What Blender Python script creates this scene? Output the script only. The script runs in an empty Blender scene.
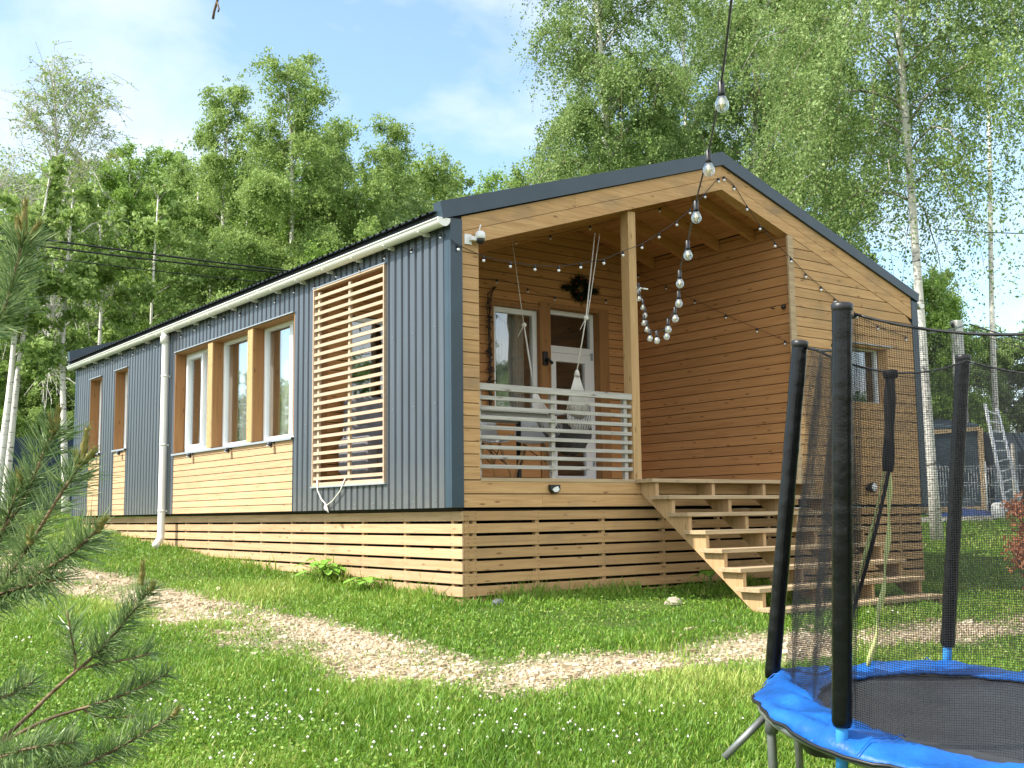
import bpy, math, random
import numpy as np
from mathutils import Vector, Matrix

scene = bpy.context.scene
COL = scene.collection
R = math.radians

# ------------------------------------------------------------------ camera
CAM = np.array([-5.673, -8.471, -0.051]); YAW, PITCH, ROLL, FPX = R(-36.957), R(6.723), R(-0.719), 1109.3
fw = np.array([-math.sin(YAW)*math.cos(PITCH), math.cos(YAW)*math.cos(PITCH), math.sin(PITCH)])
rt0 = np.array([math.cos(YAW), math.sin(YAW), 0.0]); up0 = np.cross(rt0, fw)
rt = math.cos(ROLL)*rt0 + math.sin(ROLL)*up0
up = -math.sin(ROLL)*rt0 + math.cos(ROLL)*up0
cam_data = bpy.data.cameras.new('camera'); cam = bpy.data.objects.new('camera', cam_data); COL.objects.link(cam)
cam.matrix_world = Matrix(((rt[0], up[0], -fw[0], CAM[0]), (rt[1], up[1], -fw[1], CAM[1]), (rt[2], up[2], -fw[2], CAM[2]), (0, 0, 0, 1)))
cam_data.sensor_width = 36; cam_data.lens = 36*FPX/1024
cam_data.clip_start = 0.05; cam_data.clip_end = 3000
scene.camera = cam

# ------------------------------------------------------------------ light, sky, exposure
SUN_AZ, SUN_EL = R(17), R(46)          # azimuth measured from -x towards +y
sun_dir = Vector((-math.cos(SUN_AZ)*math.cos(SUN_EL), math.sin(SUN_AZ)*math.cos(SUN_EL), math.sin(SUN_EL)))
sl = bpy.data.lights.new('sun', 'SUN'); sl.energy = 4.0; sl.angle = R(0.6); sl.color = (1.0, 0.94, 0.84)
so = bpy.data.objects.new('sun', sl); COL.objects.link(so); so.rotation_euler = sun_dir.to_track_quat('Z', 'Y').to_euler()
so.location = (-30, 10, 40)
w = bpy.data.worlds.new('World'); scene.world = w; w.use_nodes = True
nt = w.node_tree; nt.nodes.clear()
def N(t, ty, **kw):
    n = t.nodes.new(ty)
    for k, v in kw.items(): setattr(n, k, v)
    return n
sky = N(nt, 'ShaderNodeTexSky', sky_type='NISHITA', sun_disc=False, sun_elevation=SUN_EL,
        sun_rotation=math.atan2(-math.cos(SUN_AZ), math.sin(SUN_AZ)), air_density=1.0, dust_density=1.2, ozone_density=0.8)
bg = N(nt, 'ShaderNodeBackground'); bg.inputs[1].default_value = 0.15
tc = N(nt, 'ShaderNodeTexCoord')
sep = N(nt, 'ShaderNodeSeparateXYZ'); nt.links.new(tc.outputs['Generated'], sep.inputs[0])
zz = N(nt, 'ShaderNodeMath', operation='ADD'); zz.inputs[1].default_value = 0.22; nt.links.new(sep.outputs[2], zz.inputs[0])
dx = N(nt, 'ShaderNodeMath', operation='DIVIDE'); dy = N(nt, 'ShaderNodeMath', operation='DIVIDE')
for d, i in ((dx, 0), (dy, 1)):
    nt.links.new(sep.outputs[i], d.inputs[0]); nt.links.new(zz.outputs[0], d.inputs[1])
cmb = N(nt, 'ShaderNodeCombineXYZ'); nt.links.new(dx.outputs[0], cmb.inputs[0]); nt.links.new(dy.outputs[0], cmb.inputs[1])
cn = N(nt, 'ShaderNodeTexNoise'); cn.inputs['Scale'].default_value = 1.9; cn.inputs['Detail'].default_value = 9; cn.inputs['Roughness'].default_value = 0.56
cn.inputs['Distortion'].default_value = 0.25
CLOUD_OFF = (7.3, 2.2, 1.4)
cmap = N(nt, 'ShaderNodeMapping'); cmap.inputs['Location'].default_value = CLOUD_OFF
nt.links.new(cmb.outputs[0], cmap.inputs[0]); nt.links.new(cmap.outputs[0], cn.inputs['Vector'])
cr = N(nt, 'ShaderNodeValToRGB'); cr.color_ramp.elements[0].position = 0.41; cr.color_ramp.elements[1].position = 0.74
cr.color_ramp.elements[0].color = (0.05, 0.05, 0.05, 1)
cr.color_ramp.elements[1].color = (0.95, 0.95, 0.95, 1)
cb = N(nt, 'ShaderNodeMath', operation='MULTIPLY_ADD'); cb.inputs[1].default_value = -0.16; nt.links.new(sep.outputs[1], cb.inputs[0]); nt.links.new(cn.outputs['Fac'], cb.inputs[2])   # extra cloud added out of view behind the camera, to light the shaded front
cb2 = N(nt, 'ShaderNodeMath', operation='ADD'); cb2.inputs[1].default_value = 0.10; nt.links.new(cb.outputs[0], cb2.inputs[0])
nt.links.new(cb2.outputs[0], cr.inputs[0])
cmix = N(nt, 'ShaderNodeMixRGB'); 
cbr = N(nt, 'ShaderNodeMapRange'); cbr.inputs['From Min'].default_value = -.8; cbr.inputs['From Max'].default_value = .5; cbr.inputs['To Min'].default_value = 6.6; cbr.inputs['To Max'].default_value = 4.3; nt.links.new(sep.outputs[1], cbr.inputs[0])  # unseen clouds behind the camera made brighter, as added fill light
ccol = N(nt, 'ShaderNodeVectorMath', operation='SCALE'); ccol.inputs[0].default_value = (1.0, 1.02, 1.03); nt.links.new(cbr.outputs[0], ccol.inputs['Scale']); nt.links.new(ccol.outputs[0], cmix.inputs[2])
wb = N(nt, 'ShaderNodeVectorMath', operation='MULTIPLY'); wb.inputs[1].default_value = (.95, 1.06, 1.06); nt.links.new(sky.outputs[0], wb.inputs[0])
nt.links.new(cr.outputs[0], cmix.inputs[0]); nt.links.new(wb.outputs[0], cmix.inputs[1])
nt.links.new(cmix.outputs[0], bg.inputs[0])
wo = N(nt, 'ShaderNodeOutputWorld'); nt.links.new(bg.outputs[0], wo.inputs[0])
scene.view_settings.view_transform = 'Standard'; scene.view_settings.look = 'None'
scene.view_settings.exposure = 1.05; scene.view_settings.gamma = 1.0; scene.view_settings.use_curve_mapping = False
scene.render.resolution_x = 1024; scene.render.resolution_y = 768
scene.render.engine = 'CYCLES'
try:
    scene.cycles.transparent_max_bounces = 24; scene.cycles.max_bounces = 8
except Exception: pass

# ------------------------------------------------------------------ helpers
def tag(o, label=None, cat=None, group=None, kind=None):
    if label: o['label'] = label
    if cat: o['category'] = cat
    if group: o['group'] = group
    if kind: o['kind'] = kind
    return o
def empty(name, loc=(0, 0, 0), label=None, cat=None, group=None):
    o = bpy.data.objects.new(name, None); COL.objects.link(o); o.location = loc; o.empty_display_size = 0.2
    return tag(o, label, cat, group)
def origin_of(o):
    v = Vector((0, 0, 0))
    while o is not None:
        v = v + o.location; o = o.parent
    return v
def link_mesh(name, me, m, parent, base):
    o = bpy.data.objects.new(name, me); COL.objects.link(o)
    if m is not None: me.materials.append(m)
    if parent is not None: o.parent = parent
    else: o.location = base
    return o
class MB:
    """collects shapes in world space, then links them as ONE mesh object"""
    def __init__(s): s.v = []; s.f = []; s.sm = []
    def add(s, vs, fs, smooth=False):
        b = len(s.v); s.v += [tuple(map(float, q)) for q in vs]
        for f in fs: s.f.append(tuple(i+b for i in f)); s.sm.append(smooth)
        return s
    def box(s, x0, x1, y0, y1, z0, z1):
        x0, x1 = min(x0, x1), max(x0, x1); y0, y1 = min(y0, y1), max(y0, y1); z0, z1 = min(z0, z1), max(z0, z1)
        vs = [(x, y, z) for z in (z0, z1) for y in (y0, y1) for x in (x0, x1)]
        return s.add(vs, [(0, 2, 3, 1), (4, 5, 7, 6), (0, 1, 5, 4), (2, 6, 7, 3), (0, 4, 6, 2), (1, 3, 7, 5)])
    def fbox(s, F, a0, a1, b0, b1, c0, c1):
        """box in a frame F = (origin, u, n): u along, n depth, z up"""
        o, u, n = (np.array(q, float) for q in F); k = np.array([0, 0, 1.0])
        vs = [o+u*a+n*b+k*c for c in (c0, c1) for b in (b0, b1) for a in (a0, a1)]
        fs = [(0, 2, 3, 1), (4, 5, 7, 6), (0, 1, 5, 4), (2, 6, 7, 3), (0, 4, 6, 2), (1, 3, 7, 5)]
        if np.cross(u, n)[2] < 0: fs = [f[::-1] for f in fs]
        return s.add(vs, fs)
    def prism(s, poly, ax, a, b):
        """2-D polygon extruded along axis ax from a to b; polygon uses the other two axes in order"""
        n = len(poly)
        def P(q, t):
            if ax == 0: return (t, q[0], q[1])
            if ax == 1: return (q[0], t, q[1])
            return (q[0], q[1], t)
        vs = [P(q, a) for q in poly]+[P(q, b) for q in poly]
        fs = [tuple(range(n)), tuple(range(2*n-1, n-1, -1))]+[(i, i+n, (i+1) % n+n, (i+1) % n) for i in range(n)]
        return s.add(vs, fs)
    def beam(s, p, q, w, h, upv=(0, 0, 1)):
        p, q = np.array(p, float), np.array(q, float); d = q-p; d /= np.linalg.norm(d)
        a = np.cross(d, upv)
        if np.linalg.norm(a) < 1e-5: a = np.cross(d, (1, 0, 0))
        a /= np.linalg.norm(a); b = np.cross(a, d)
        vs = [e+a*i*w/2+b*j*h/2 for e in (p, q) for j in (-1, 1) for i in (-1, 1)]
        return s.add(vs, [(0, 1, 3, 2), (4, 6, 7, 5), (0, 4, 5, 1), (2, 3, 7, 6), (0, 2, 6, 4), (1, 5, 7, 3)])
    def tube(s, pts, r, n=8, cap=True, closed=False, noise=0, rng=None):
        pts = np.array(pts, float); m = len(pts)
        rr = np.full(m, r) if np.isscalar(r) else np.array(r, float)
        tg = np.gradient(pts, axis=0) if not closed else np.roll(pts, -1, 0)-np.roll(pts, 1, 0)
        tg /= np.linalg.norm(tg, axis=1)[:, None]+1e-12
        ref = np.array([0, 0, 1.0]) if abs(tg[0][2]) < 0.9 else np.array([1.0, 0, 0])
        vs = []; a = np.cross(tg[0], ref); a /= np.linalg.norm(a)
        for i in range(m):
            a = a-tg[i]*(a@tg[i]); a /= np.linalg.norm(a)+1e-12; b = np.cross(tg[i], a)
            for k in range(n):
                t = 2*math.pi*k/n; q = rr[i]*(1+(rng.normal()*noise if noise else 0))
                vs.append(pts[i]+(a*math.cos(t)+b*math.sin(t))*q)
        fs = []
        for i in range(m if closed else m-1):
            for k in range(n):
                i2 = (i+1) % m
                fs.append((i*n+k, i*n+(k+1) % n, i2*n+(k+1) % n, i2*n+k))
        if cap and not closed: fs += [tuple(range(n-1, -1, -1)), tuple(range((m-1)*n, m*n))]
        return s.add(vs, fs, True)
    def lathe(s, prof, c, axis=(0, 0, 1), n=16):
        """profile of (radius, height) pairs turned about an axis through c"""
        ax = np.array(axis, float); ax /= np.linalg.norm(ax)
        a = np.cross(ax, (0, 0, 1) if abs(ax[2]) < 0.9 else (1, 0, 0)); a /= np.linalg.norm(a); b = np.cross(ax, a)
        c = np.array(c, float); vs = []; m = len(prof)
        for rr, h in prof:
            for k in range(n):
                t = 2*math.pi*k/n; vs.append(c+ax*h+(a*math.cos(t)+b*math.sin(t))*max(rr, 1e-4))
        fs = [(i*n+k, i*n+(k+1) % n, (i+1)*n+(k+1) % n, (i+1)*n+k) for i in range(m-1) for k in range(n)]
        fs += [tuple(range(n-1, -1, -1)), tuple(range((m-1)*n, m*n))]
        return s.add(vs, fs, True)
    def ball(s, c, r, n=10, squash=1.0):
        return s.lathe([(r*math.sin(math.pi*i/n), -r*squash*math.cos(math.pi*i/n)) for i in range(n+1)], c, n=max(8, n+2))
    def build(s, name, m, parent=None, base=None, bevel=0, label=None):
        o0 = origin_of(parent) if parent is not None else Vector(base if base is not None else (0, 0, 0))
        me = bpy.data.meshes.new(name)
        vs = np.array(s.v)-np.array(o0)
        me.from_pydata(vs.tolist(), [], s.f); me.polygons.foreach_set('use_smooth', s.sm); me.update()
        o = link_mesh(name, me, m, parent, o0)
        if bevel:
            b = o.modifiers.new('bevel', 'BEVEL'); b.width = bevel; b.segments = 2; b.limit_method = 'ANGLE'; b.angle_limit = R(50)
        if label: o['label'] = label
        return o
def np_mesh(name, V, F, m, parent=None, base=(0, 0, 0), attr=None, smooth=False, attr_domain='FACE', aname='tint'):
    """big mesh straight from numpy arrays; all faces have F.shape[1] corners"""
    o0 = np.array(origin_of(parent) if parent is not None else base, float)
    me = bpy.data.meshes.new(name); nv, nf, k = len(V), len(F), F.shape[1]
    me.vertices.add(nv); me.vertices.foreach_set('co', (np.asarray(V, np.float32)-o0.astype(np.float32)).ravel())
    me.loops.add(nf*k); me.loops.foreach_set('vertex_index', np.asarray(F, np.int32).ravel())
    me.polygons.add(nf); me.polygons.foreach_set('loop_start', np.arange(0, nf*k, k, dtype=np.int32))
    me.polygons.foreach_set('use_smooth', np.full(nf, smooth))
    if attr is not None:
        a = me.attributes.new(aname, 'FLOAT', attr_domain); a.data.foreach_set('value', np.asarray(attr, np.float32))
    me.update(calc_edges=True); me.validate()
    return link_mesh(name, me, m, parent, tuple(o0))
def at(px, py, depth):
    """point of the world seen at a pixel, at a distance along the view axis"""
    return CAM+depth*(fw+rt*(px-512)/FPX-up*(py-384)/FPX)

# ------------------------------------------------------------------ terrain
TP = np.array([(.1,0,-.87),(.1,3.3,-.74),(.1,6.2,-.57),(.1,8,-.44),(.1,10.4,-.28),(.1,13,-.12),(3.2,0,-.85),(7.5,0,-1.0),(3.6,-1.7,-1.0),(7.5,5,-.8),(7,12,-.2),
 (-.7,-6,-1.5),(-5.7,-8.5,-1.7),(-3,-3,-1.30),(-2,0,-1.0),(-2.5,4,-.78),(-2.5,9,-.4),(-6,3,-.9),(-6,-3,-1.4),(-9,-9,-1.7),(2,-9,-1.65),(3,-4.5,-1.3),(7,-4,-1.2),(8,-9,-1.5),
 (12.6,3.1,-.62),(16,4.5,-.25),(12,-2,-.9),(20,7,-.15),(22,0,-.3),(-4,20,.2),(-12,15,0),(-15,0,-.9),(10,25,.2),(-15,-15,-1.7),(15,-15,-1.5),(25,20,0.1)])
def _tps(r): return np.where(r > 0, r*r*np.log(np.maximum(r, 1e-9)), 0)
_n = len(TP)
_K = _tps(np.linalg.norm(TP[:, None, :2]-TP[None, :, :2], axis=2))+np.eye(_n)*.6
_P = np.c_[np.ones(_n), TP[:, :2]]
_W = np.linalg.solve(np.block([[_K, _P], [_P.T, np.zeros((3, 3))]]), np.r_[TP[:, 2], 0, 0, 0])
def ground(x, y):
    x = np.asarray(x, float); y = np.asarray(y, float)
    s = np.maximum(1, np.sqrt((x-2)**2+(y-2)**2)/26); xx = 2+(x-2)/s; yy = 2+(y-2)/s
    r = np.sqrt((xx[..., None]-TP[:, 0])**2+(yy[..., None]-TP[:, 1])**2)
    return _tps(r)@_W[:_n]+_W[_n]+_W[_n+1]*xx+_W[_n+2]*yy
def gz(x, y): return float(ground(x, y))
_rg = np.random.default_rng(5)
_NX = _rg.uniform(0, 6.28, (24, 2)); _ND = _rg.normal(0, 1, (24, 2)); _ND /= np.linalg.norm(_ND, axis=1)[:, None]
def wobble(x, y, scale, k0=0):
    """smooth pseudo-noise in about -1..1 from summed sine waves"""
    out = 0
    for i in range(6):
        d = _ND[(i+k0) % 24]; f = scale*(0.6+0.5*i)
        out = out+np.sin((x*d[0]+y*d[1])*f+_NX[(i+k0) % 24, 0]+1.3*np.sin((x*d[1]-y*d[0])*f*.7+_NX[(i+k0) % 24, 1]))/(1+.55*i)
    return out/2.2
PATH = np.array([(-2.6,9.5),(-2.25,6.4),(-1.95,4.8),(-1.82,2.7),(-1.75,.93),(-1.58,-.45),(-1.42,-1.6),(-1.12,-2.12),(-.7,-2.32),(-.2,-2.42),(.88,-2.55),(2.6,-2.7),(4.6,-2.81),(8,-2.6),(12,-2.0)])
def path_dist(x, y):
    x = np.asarray(x, float); y = np.asarray(y, float); d = np.full(x.shape, 1e9)
    for a, b in zip(PATH[:-1], PATH[1:]):
        e = b-a; t = np.clip(((x-a[0])*e[0]+(y-a[1])*e[1])/(e@e), 0, 1)
        d = np.minimum(d, np.hypot(x-a[0]-t*e[0], y-a[1]-t*e[1]))
    return d
def bare(x, y):
    """0 = full grass, 1 = bare gravel"""
    d = path_dist(x, y)
    wid = np.where(x > -.9, .36, .52)+0.12*wobble(x, y, 1.6)+0.08*np.exp(-((x+1.3)**2+(y+2.6)**2)/0.8)
    m = np.clip((wid-d)/0.34+0.5, 0, 1)
    isl = np.clip((wobble(x, y, 3.1, 15)-.30)*3.5, 0, 1)*np.where(x > -.7, .15, .62)
    return np.clip(m*(0.93+0.50*wobble(x, y, 5.0, 7))*(1-isl), 0, 1)
# ------------------------------------------------------------------ materials
def new_mat(name):
    m = bpy.data.materials.new(name); m.use_nodes = True; t = m.node_tree
    return m, t, t.nodes['Principled BSDF'], t.nodes['Material Output']
def plain(name, col, rough=0.5, metal=0.0, spec=0.5, vary=0.0, vscale=6.0, bump=0.0, bscale=40.0):
    m, t, b, o = new_mat(name)
    b.inputs['Base Color'].default_value = (*col, 1); b.inputs['Roughness'].default_value = rough; b.inputs['Metallic'].default_value = metal
    b.inputs['Specular IOR Level'].default_value = spec
    c = N(t, 'ShaderNodeTexCoord')
    if vary:
        n = N(t, 'ShaderNodeTexNoise'); n.inputs['Scale'].default_value = vscale; n.inputs['Detail'].default_value = 6
        t.links.new(c.outputs['Object'], n.inputs['Vector'])
        r = N(t, 'ShaderNodeValToRGB'); r.color_ramp.elements[0].position = .3; r.color_ramp.elements[1].position = .7
        r.color_ramp.elements[0].color = tuple(q*(1-vary) for q in col)+(1,); r.color_ramp.elements[1].color = tuple(min(1, q*(1+vary)) for q in col)+(1,)
        t.links.new(n.outputs['Fac'], r.inputs[0]); t.links.new(r.outputs[0], b.inputs['Base Color'])
    if bump:
        n2 = N(t, 'ShaderNodeTexNoise'); n2.inputs['Scale'].default_value = bscale; n2.inputs['Detail'].default_value = 4
        t.links.new(c.outputs['Object'], n2.inputs['Vector'])
        bp = N(t, 'ShaderNodeBump'); bp.inputs['Strength'].default_value = bump; bp.inputs['Distance'].default_value = .02
        t.links.new(n2.outputs['Fac'], bp.inputs['Height']); t.links.new(bp.outputs[0], b.inputs['Normal'])
    return m
def wood(name, c_dark, c_light, ax, rough=0.75, knots=0.8, isl=0.09, stain=0.0):
    """planed boards: grain stretched along axis ax, a tone of its own per board, small dark knots"""
    m, t, b, o = new_mat(name); L = t.links.new
    c = N(t, 'ShaderNodeTexCoord'); g = N(t, 'ShaderNodeNewGeometry')
    off = N(t, 'ShaderNodeMath', operation='MULTIPLY'); off.inputs[1].default_value = 37.0; L(g.outputs['Random Per Island'], off.inputs[0])
    va = N(t, 'ShaderNodeVectorMath', operation='ADD'); L(c.outputs['Object'], va.inputs[0]); L(off.outputs[0], va.inputs[1])
    mp = N(t, 'ShaderNodeMapping'); sc = [34.0, 34.0, 34.0]; sc[ax] = 1.6; mp.inputs['Scale'].default_value = sc; L(va.outputs[0], mp.inputs[0])
    n = N(t, 'ShaderNodeTexNoise'); n.inputs['Scale'].default_value = 1.0; n.inputs['Detail'].default_value = 7; n.inputs['Roughness'].default_value = .62; n.inputs['Distortion'].default_value = .6
    L(mp.outputs[0], n.inputs['Vector'])
    r = N(t, 'ShaderNodeValToRGB'); r.color_ramp.elements[0].position = .25; r.color_ramp.elements[1].position = .68
    r.color_ramp.elements[0].color = (*c_dark, 1); r.color_ramp.elements[1].color = (*c_light, 1); L(n.outputs['Fac'], r.inputs[0])
    # tone per board
    mr = N(t, 'ShaderNodeMapRange'); mr.inputs['To Min'].default_value = 1-isl; mr.inputs['To Max'].default_value = 1+isl*.75; L(g.outputs['Random Per Island'], mr.inputs[0])
    mul = N(t, 'ShaderNodeVectorMath', operation='SCALE'); L(r.outputs[0], mul.inputs[0]); L(mr.outputs[0], mul.inputs['Scale'])
    # knots
    mk = N(t, 'ShaderNodeMapping'); sk = [13.0, 13.0, 13.0]; sk[ax] = 3.6; mk.inputs['Scale'].default_value = sk; L(va.outputs[0], mk.inputs[0])
    vo = N(t, 'ShaderNodeTexVoronoi'); vo.inputs['Scale'].default_value = 1.0; vo.inputs['Randomness'].default_value = 1.0; L(mk.outputs[0], vo.inputs['Vector'])
    kr = N(t, 'ShaderNodeValToRGB'); kr.color_ramp.elements[0].position = .05; kr.color_ramp.elements[0].color = (1, 1, 1, 1)
    kr.color_ramp.elements[1].position = .17; kr.color_ramp.elements[1].color = (0, 0, 0, 1); L(vo.outputs['Distance'], kr.inputs[0])
    km = N(t, 'ShaderNodeMath', operation='MULTIPLY'); km.inputs[1].default_value = knots; L(kr.outputs[0], km.inputs[0])
    mx = N(t, 'ShaderNodeMixRGB'); mx.inputs[2].default_value = (c_dark[0]*.38, c_dark[1]*.30, c_dark[2]*.28, 1); L(km.outputs[0], mx.inputs[0]); L(mul.outputs[0], mx.inputs[1])
    last = mx
    if stain:
        ms = N(t, 'ShaderNodeMapping'); ms.inputs['Scale'].default_value = (1.1, 1.1, 2.6); L(c.outputs['Object'], ms.inputs[0])
        ns = N(t, 'ShaderNodeTexNoise'); ns.inputs['Scale'].default_value = 1.6; ns.inputs['Detail'].default_value = 5; L(ms.outputs[0], ns.inputs['Vector'])
        rs = N(t, 'ShaderNodeValToRGB'); rs.color_ramp.elements[0].position = .52; rs.color_ramp.elements[1].position = .74; L(ns.outputs['Fac'], rs.inputs[0])
        m2 = N(t, 'ShaderNodeMath', operation='MULTIPLY'); m2.inputs[1].default_value = stain; L(rs.outputs[0], m2.inputs[0])
        mx2 = N(t, 'ShaderNodeMixRGB'); mx2.inputs[2].default_value = (.20, .155, .10, 1); L(m2.outputs[0], mx2.inputs[0]); L(mx.outputs[0], mx2.inputs[1]); last = mx2
    L(last.outputs[0], b.inputs['Base Color']); b.inputs['Roughness'].default_value = rough; b.inputs['Specular IOR Level'].default_value = .3
    bp = N(t, 'ShaderNodeBump'); bp.inputs['Strength'].default_value = .25; bp.inputs['Distance'].default_value = .004; L(n.outputs['Fac'], bp.inputs['Height']); L(bp.outputs[0], b.inputs['Normal'])
    return m
W_D, W_L = (.37, .203, .082), (.57, .355, .166)
WX = wood('oiled pine along x', W_D, W_L, 0, stain=.45)
WXc = wood('oiled pine boards', W_D, W_L, 0)
WY = wood('oiled pine along y', W_D, W_L, 1)
WZ = wood('oiled pine upright', W_D, W_L, 2, isl=.08)
WPY = wood('pale pine along y', (.45, .282, .145), (.60, .405, .24), 1, isl=.10, knots=.5)
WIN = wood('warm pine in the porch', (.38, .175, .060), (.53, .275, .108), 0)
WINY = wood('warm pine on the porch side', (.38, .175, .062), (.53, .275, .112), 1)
WX = wood('oiled pine along x', W_D, W_L, 0, stain=.6)
WREV = wood('brown reveal boards', (.25, .115, .042), (.36, .185, .07), 2, isl=.06)
WGREY = wood('weathered grey slats', (.25, .235, .21), (.54, .515, .465), 0, knots=.7)
WTREAD = wood('weathered tread boards', (.30, .21, .12), (.52, .39, .24), 0, knots=.5)
WSTR = wood('stringer planks', (.36, .225, .105), (.52, .355, .19), 2, knots=.5)
WLAT = wood('cream lattice slats', (.41, .29, .195), (.55, .425, .31), 1, knots=.35, isl=.06)
def metal_clad():
    m, t, b, o = new_mat('slate blue coated steel'); L = t.links.new
    c = N(t, 'ShaderNodeTexCoord'); n = N(t, 'ShaderNodeTexNoise'); n.inputs['Scale'].default_value = 2.2; n.inputs['Detail'].default_value = 5
    mp = N(t, 'ShaderNodeMapping'); mp.inputs['Scale'].default_value = (1, 9, .35); L(c.outputs['Object'], mp.inputs[0]); L(mp.outputs[0], n.inputs['Vector'])
    r = N(t, 'ShaderNodeValToRGB'); r.color_ramp.elements[0].color = (.053, .064, .080, 1); r.color_ramp.elements[1].color = (.083, .099, .119, 1)
    r.color_ramp.elements[0].position = .3; r.color_ramp.elements[1].position = .7
    L(n.outputs['Fac'], r.inputs[0])
    sz = N(t, 'ShaderNodeSeparateXYZ'); L(c.outputs['Object'], sz.inputs[0]); mz = N(t, 'ShaderNodeMapRange'); mz.inputs['From Min'].default_value = 1.42; mz.inputs['From Max'].default_value = .92; L(sz.outputs[2], mz.inputs[0])
    n3 = N(t, 'ShaderNodeTexNoise'); n3.inputs['Scale'].default_value = 9; n3.inputs['Detail'].default_value = 7; L(c.outputs['Object'], n3.inputs['Vector'])
    md = N(t, 'ShaderNodeMath', operation='MULTIPLY'); L(mz.outputs[0], md.inputs[0]); L(n3.outputs['Fac'], md.inputs[1]); md2 = N(t, 'ShaderNodeMath', operation='MULTIPLY'); md2.inputs[1].default_value = .55; L(md.outputs[0], md2.inputs[0])
    dm = N(t, 'ShaderNodeMixRGB'); dm.inputs[2].default_value = (.20, .18, .145, 1); L(md2.outputs[0], dm.inputs[0]); L(r.outputs[0], dm.inputs[1])      # dust splashed up from the ground
    L(dm.outputs[0], b.inputs['Base Color']); b.inputs['Roughness'].default_value = .38; b.inputs['Specular IOR Level'].default_value = .6
    return m
CLAD = metal_clad()
TRIM = plain('dark slate trim', (.029, .052, .074), .42, 0, .5, .12, 3)
ROOF = plain('dark graphite roofing', (.03, .036, .045), .45, 0, .5, .15, 4)
GUTT = plain('white gutter plastic', (.80, .79, .74), .35, 0, .5, .05, 3)
PVC = plain('white window plastic', (.80, .81, .82), .3)
SILL = plain('grey sill flashing', (.30, .33, .37), .4, 0, .5)
DARK = plain('dark void lining', (.03, .025, .02), .9)
BLACK = plain('black plastic', (.012, .012, .013), .4)
WHITE = plain('white plastic', (.75, .75, .74), .4)
CURT = plain('grey curtain cloth', (.58, .57, .53), .9, 0, .2, .06, 12)
INTER = plain('room plaster', (.30, .29, .27), .9)
GALV = plain('galvanised steel', (.26, .275, .27), .42, .6, .5, .15, 10)
ALU = plain('ladder aluminium', (.62, .64, .66), .35, .6, .5, .08, 10)
CONC = plain('pale stone', (.42, .36, .28), .9, 0, .3, .25, 9, .5, 30)
def glass_mat(name, tint, refl):
    """window pane: a mirror layer over clear tinted glass"""
    m = bpy.data.materials.new(name); m.use_nodes = True; t = m.node_tree; t.nodes.clear(); L = t.links.new
    g = N(t, 'ShaderNodeBsdfGlossy'); g.inputs['Roughness'].default_value = .012; g.inputs['Color'].default_value = (.92, .97, 1, 1)
    tr = N(t, 'ShaderNodeBsdfTransparent'); tr.inputs[0].default_value = (*tint, 1)
    lw = N(t, 'ShaderNodeLayerWeight'); lw.inputs['Blend'].default_value = .5
    mr = N(t, 'ShaderNodeMapRange'); mr.inputs['To Min'].default_value = refl; mr.inputs['To Max'].default_value = .95; pw_ = N(t, 'ShaderNodeMath', operation='POWER'); pw_.inputs[1].default_value = 3.0; L(lw.outputs['Facing'], pw_.inputs[0]); L(pw_.outputs[0], mr.inputs[0])
    n = N(t, 'ShaderNodeTexNoise'); n.inputs['Scale'].default_value = 1.3; c = N(t, 'ShaderNodeTexCoord'); L(c.outputs['Object'], n.inputs['Vector'])
    bp = N(t, 'ShaderNodeBump'); bp.inputs['Strength'].default_value = .10; bp.inputs['Distance'].default_value = .05; L(n.outputs['Fac'], bp.inputs['Height']); L(bp.outputs[0], g.inputs['Normal'])
    mx = N(t, 'ShaderNodeMixShader'); L(mr.outputs[0], mx.inputs[0]); L(tr.outputs[0], mx.inputs[1]); L(g.outputs[0], mx.inputs[2])
    o = N(t, 'ShaderNodeOutputMaterial'); L(mx.outputs[0], o.inputs[0]); return m
PANE = glass_mat('coated window glass', (.97, .98, .98), .24)
PANE2 = glass_mat('porch window glass', (.86, .88, .88), .13)
BULB = glass_mat('clear bulb glass', (.95, .96, .96), .24)
def leaf_mat(name, cols, trans=.52, rough=.55):
    """leaf tone by the leaf's own tint attribute, light coming through from behind"""
    m = bpy.data.materials.new(name); m.use_nodes = True; t = m.node_tree; t.nodes.clear(); L = t.links.new
    a = N(t, 'ShaderNodeAttribute'); a.attribute_name = 'tint'
    r = N(t, 'ShaderNodeValToRGB'); e = r.color_ramp.elements
    e[0].position = 0; e[0].color = (*cols[0], 1); e[1].position = 1; e[1].color = (*cols[-1], 1)
    for i, cc in enumerate(cols[1:-1]):
        q = e.new((i+1)/(len(cols)-1)); q.color = (*cc, 1)
    L(a.outputs['Fac'], r.inputs[0])
    b = N(t, 'ShaderNodeBsdfPrincipled'); b.inputs['Roughness'].default_value = rough; b.inputs['Specular IOR Level'].default_value = .22; L(r.outputs[0], b.inputs['Base Color'])
    tl = N(t, 'ShaderNodeBsdfTranslucent'); hs = N(t, 'ShaderNodeHueSaturation'); hs.inputs['Value'].default_value = 1.25; hs.inputs['Saturation'].default_value = .98; hs.inputs['Hue'].default_value = .485
    L(r.outputs[0], hs.inputs['Color']); L(hs.outputs[0], tl.inputs[0])
    mx = N(t, 'ShaderNodeAddShader'); L(b.outputs[0], mx.inputs[0]); L(tl.outputs[0], mx.inputs[1]); hs.inputs['Value'].default_value = 1.55*trans
    o = N(t, 'ShaderNodeOutputMaterial'); L(mx.outputs[0], o.inputs[0]); return m
LEAF = leaf_mat('birch leaves', [(.048, .090, .024), (.125, .192, .053), (.265, .335, .14)])
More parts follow.
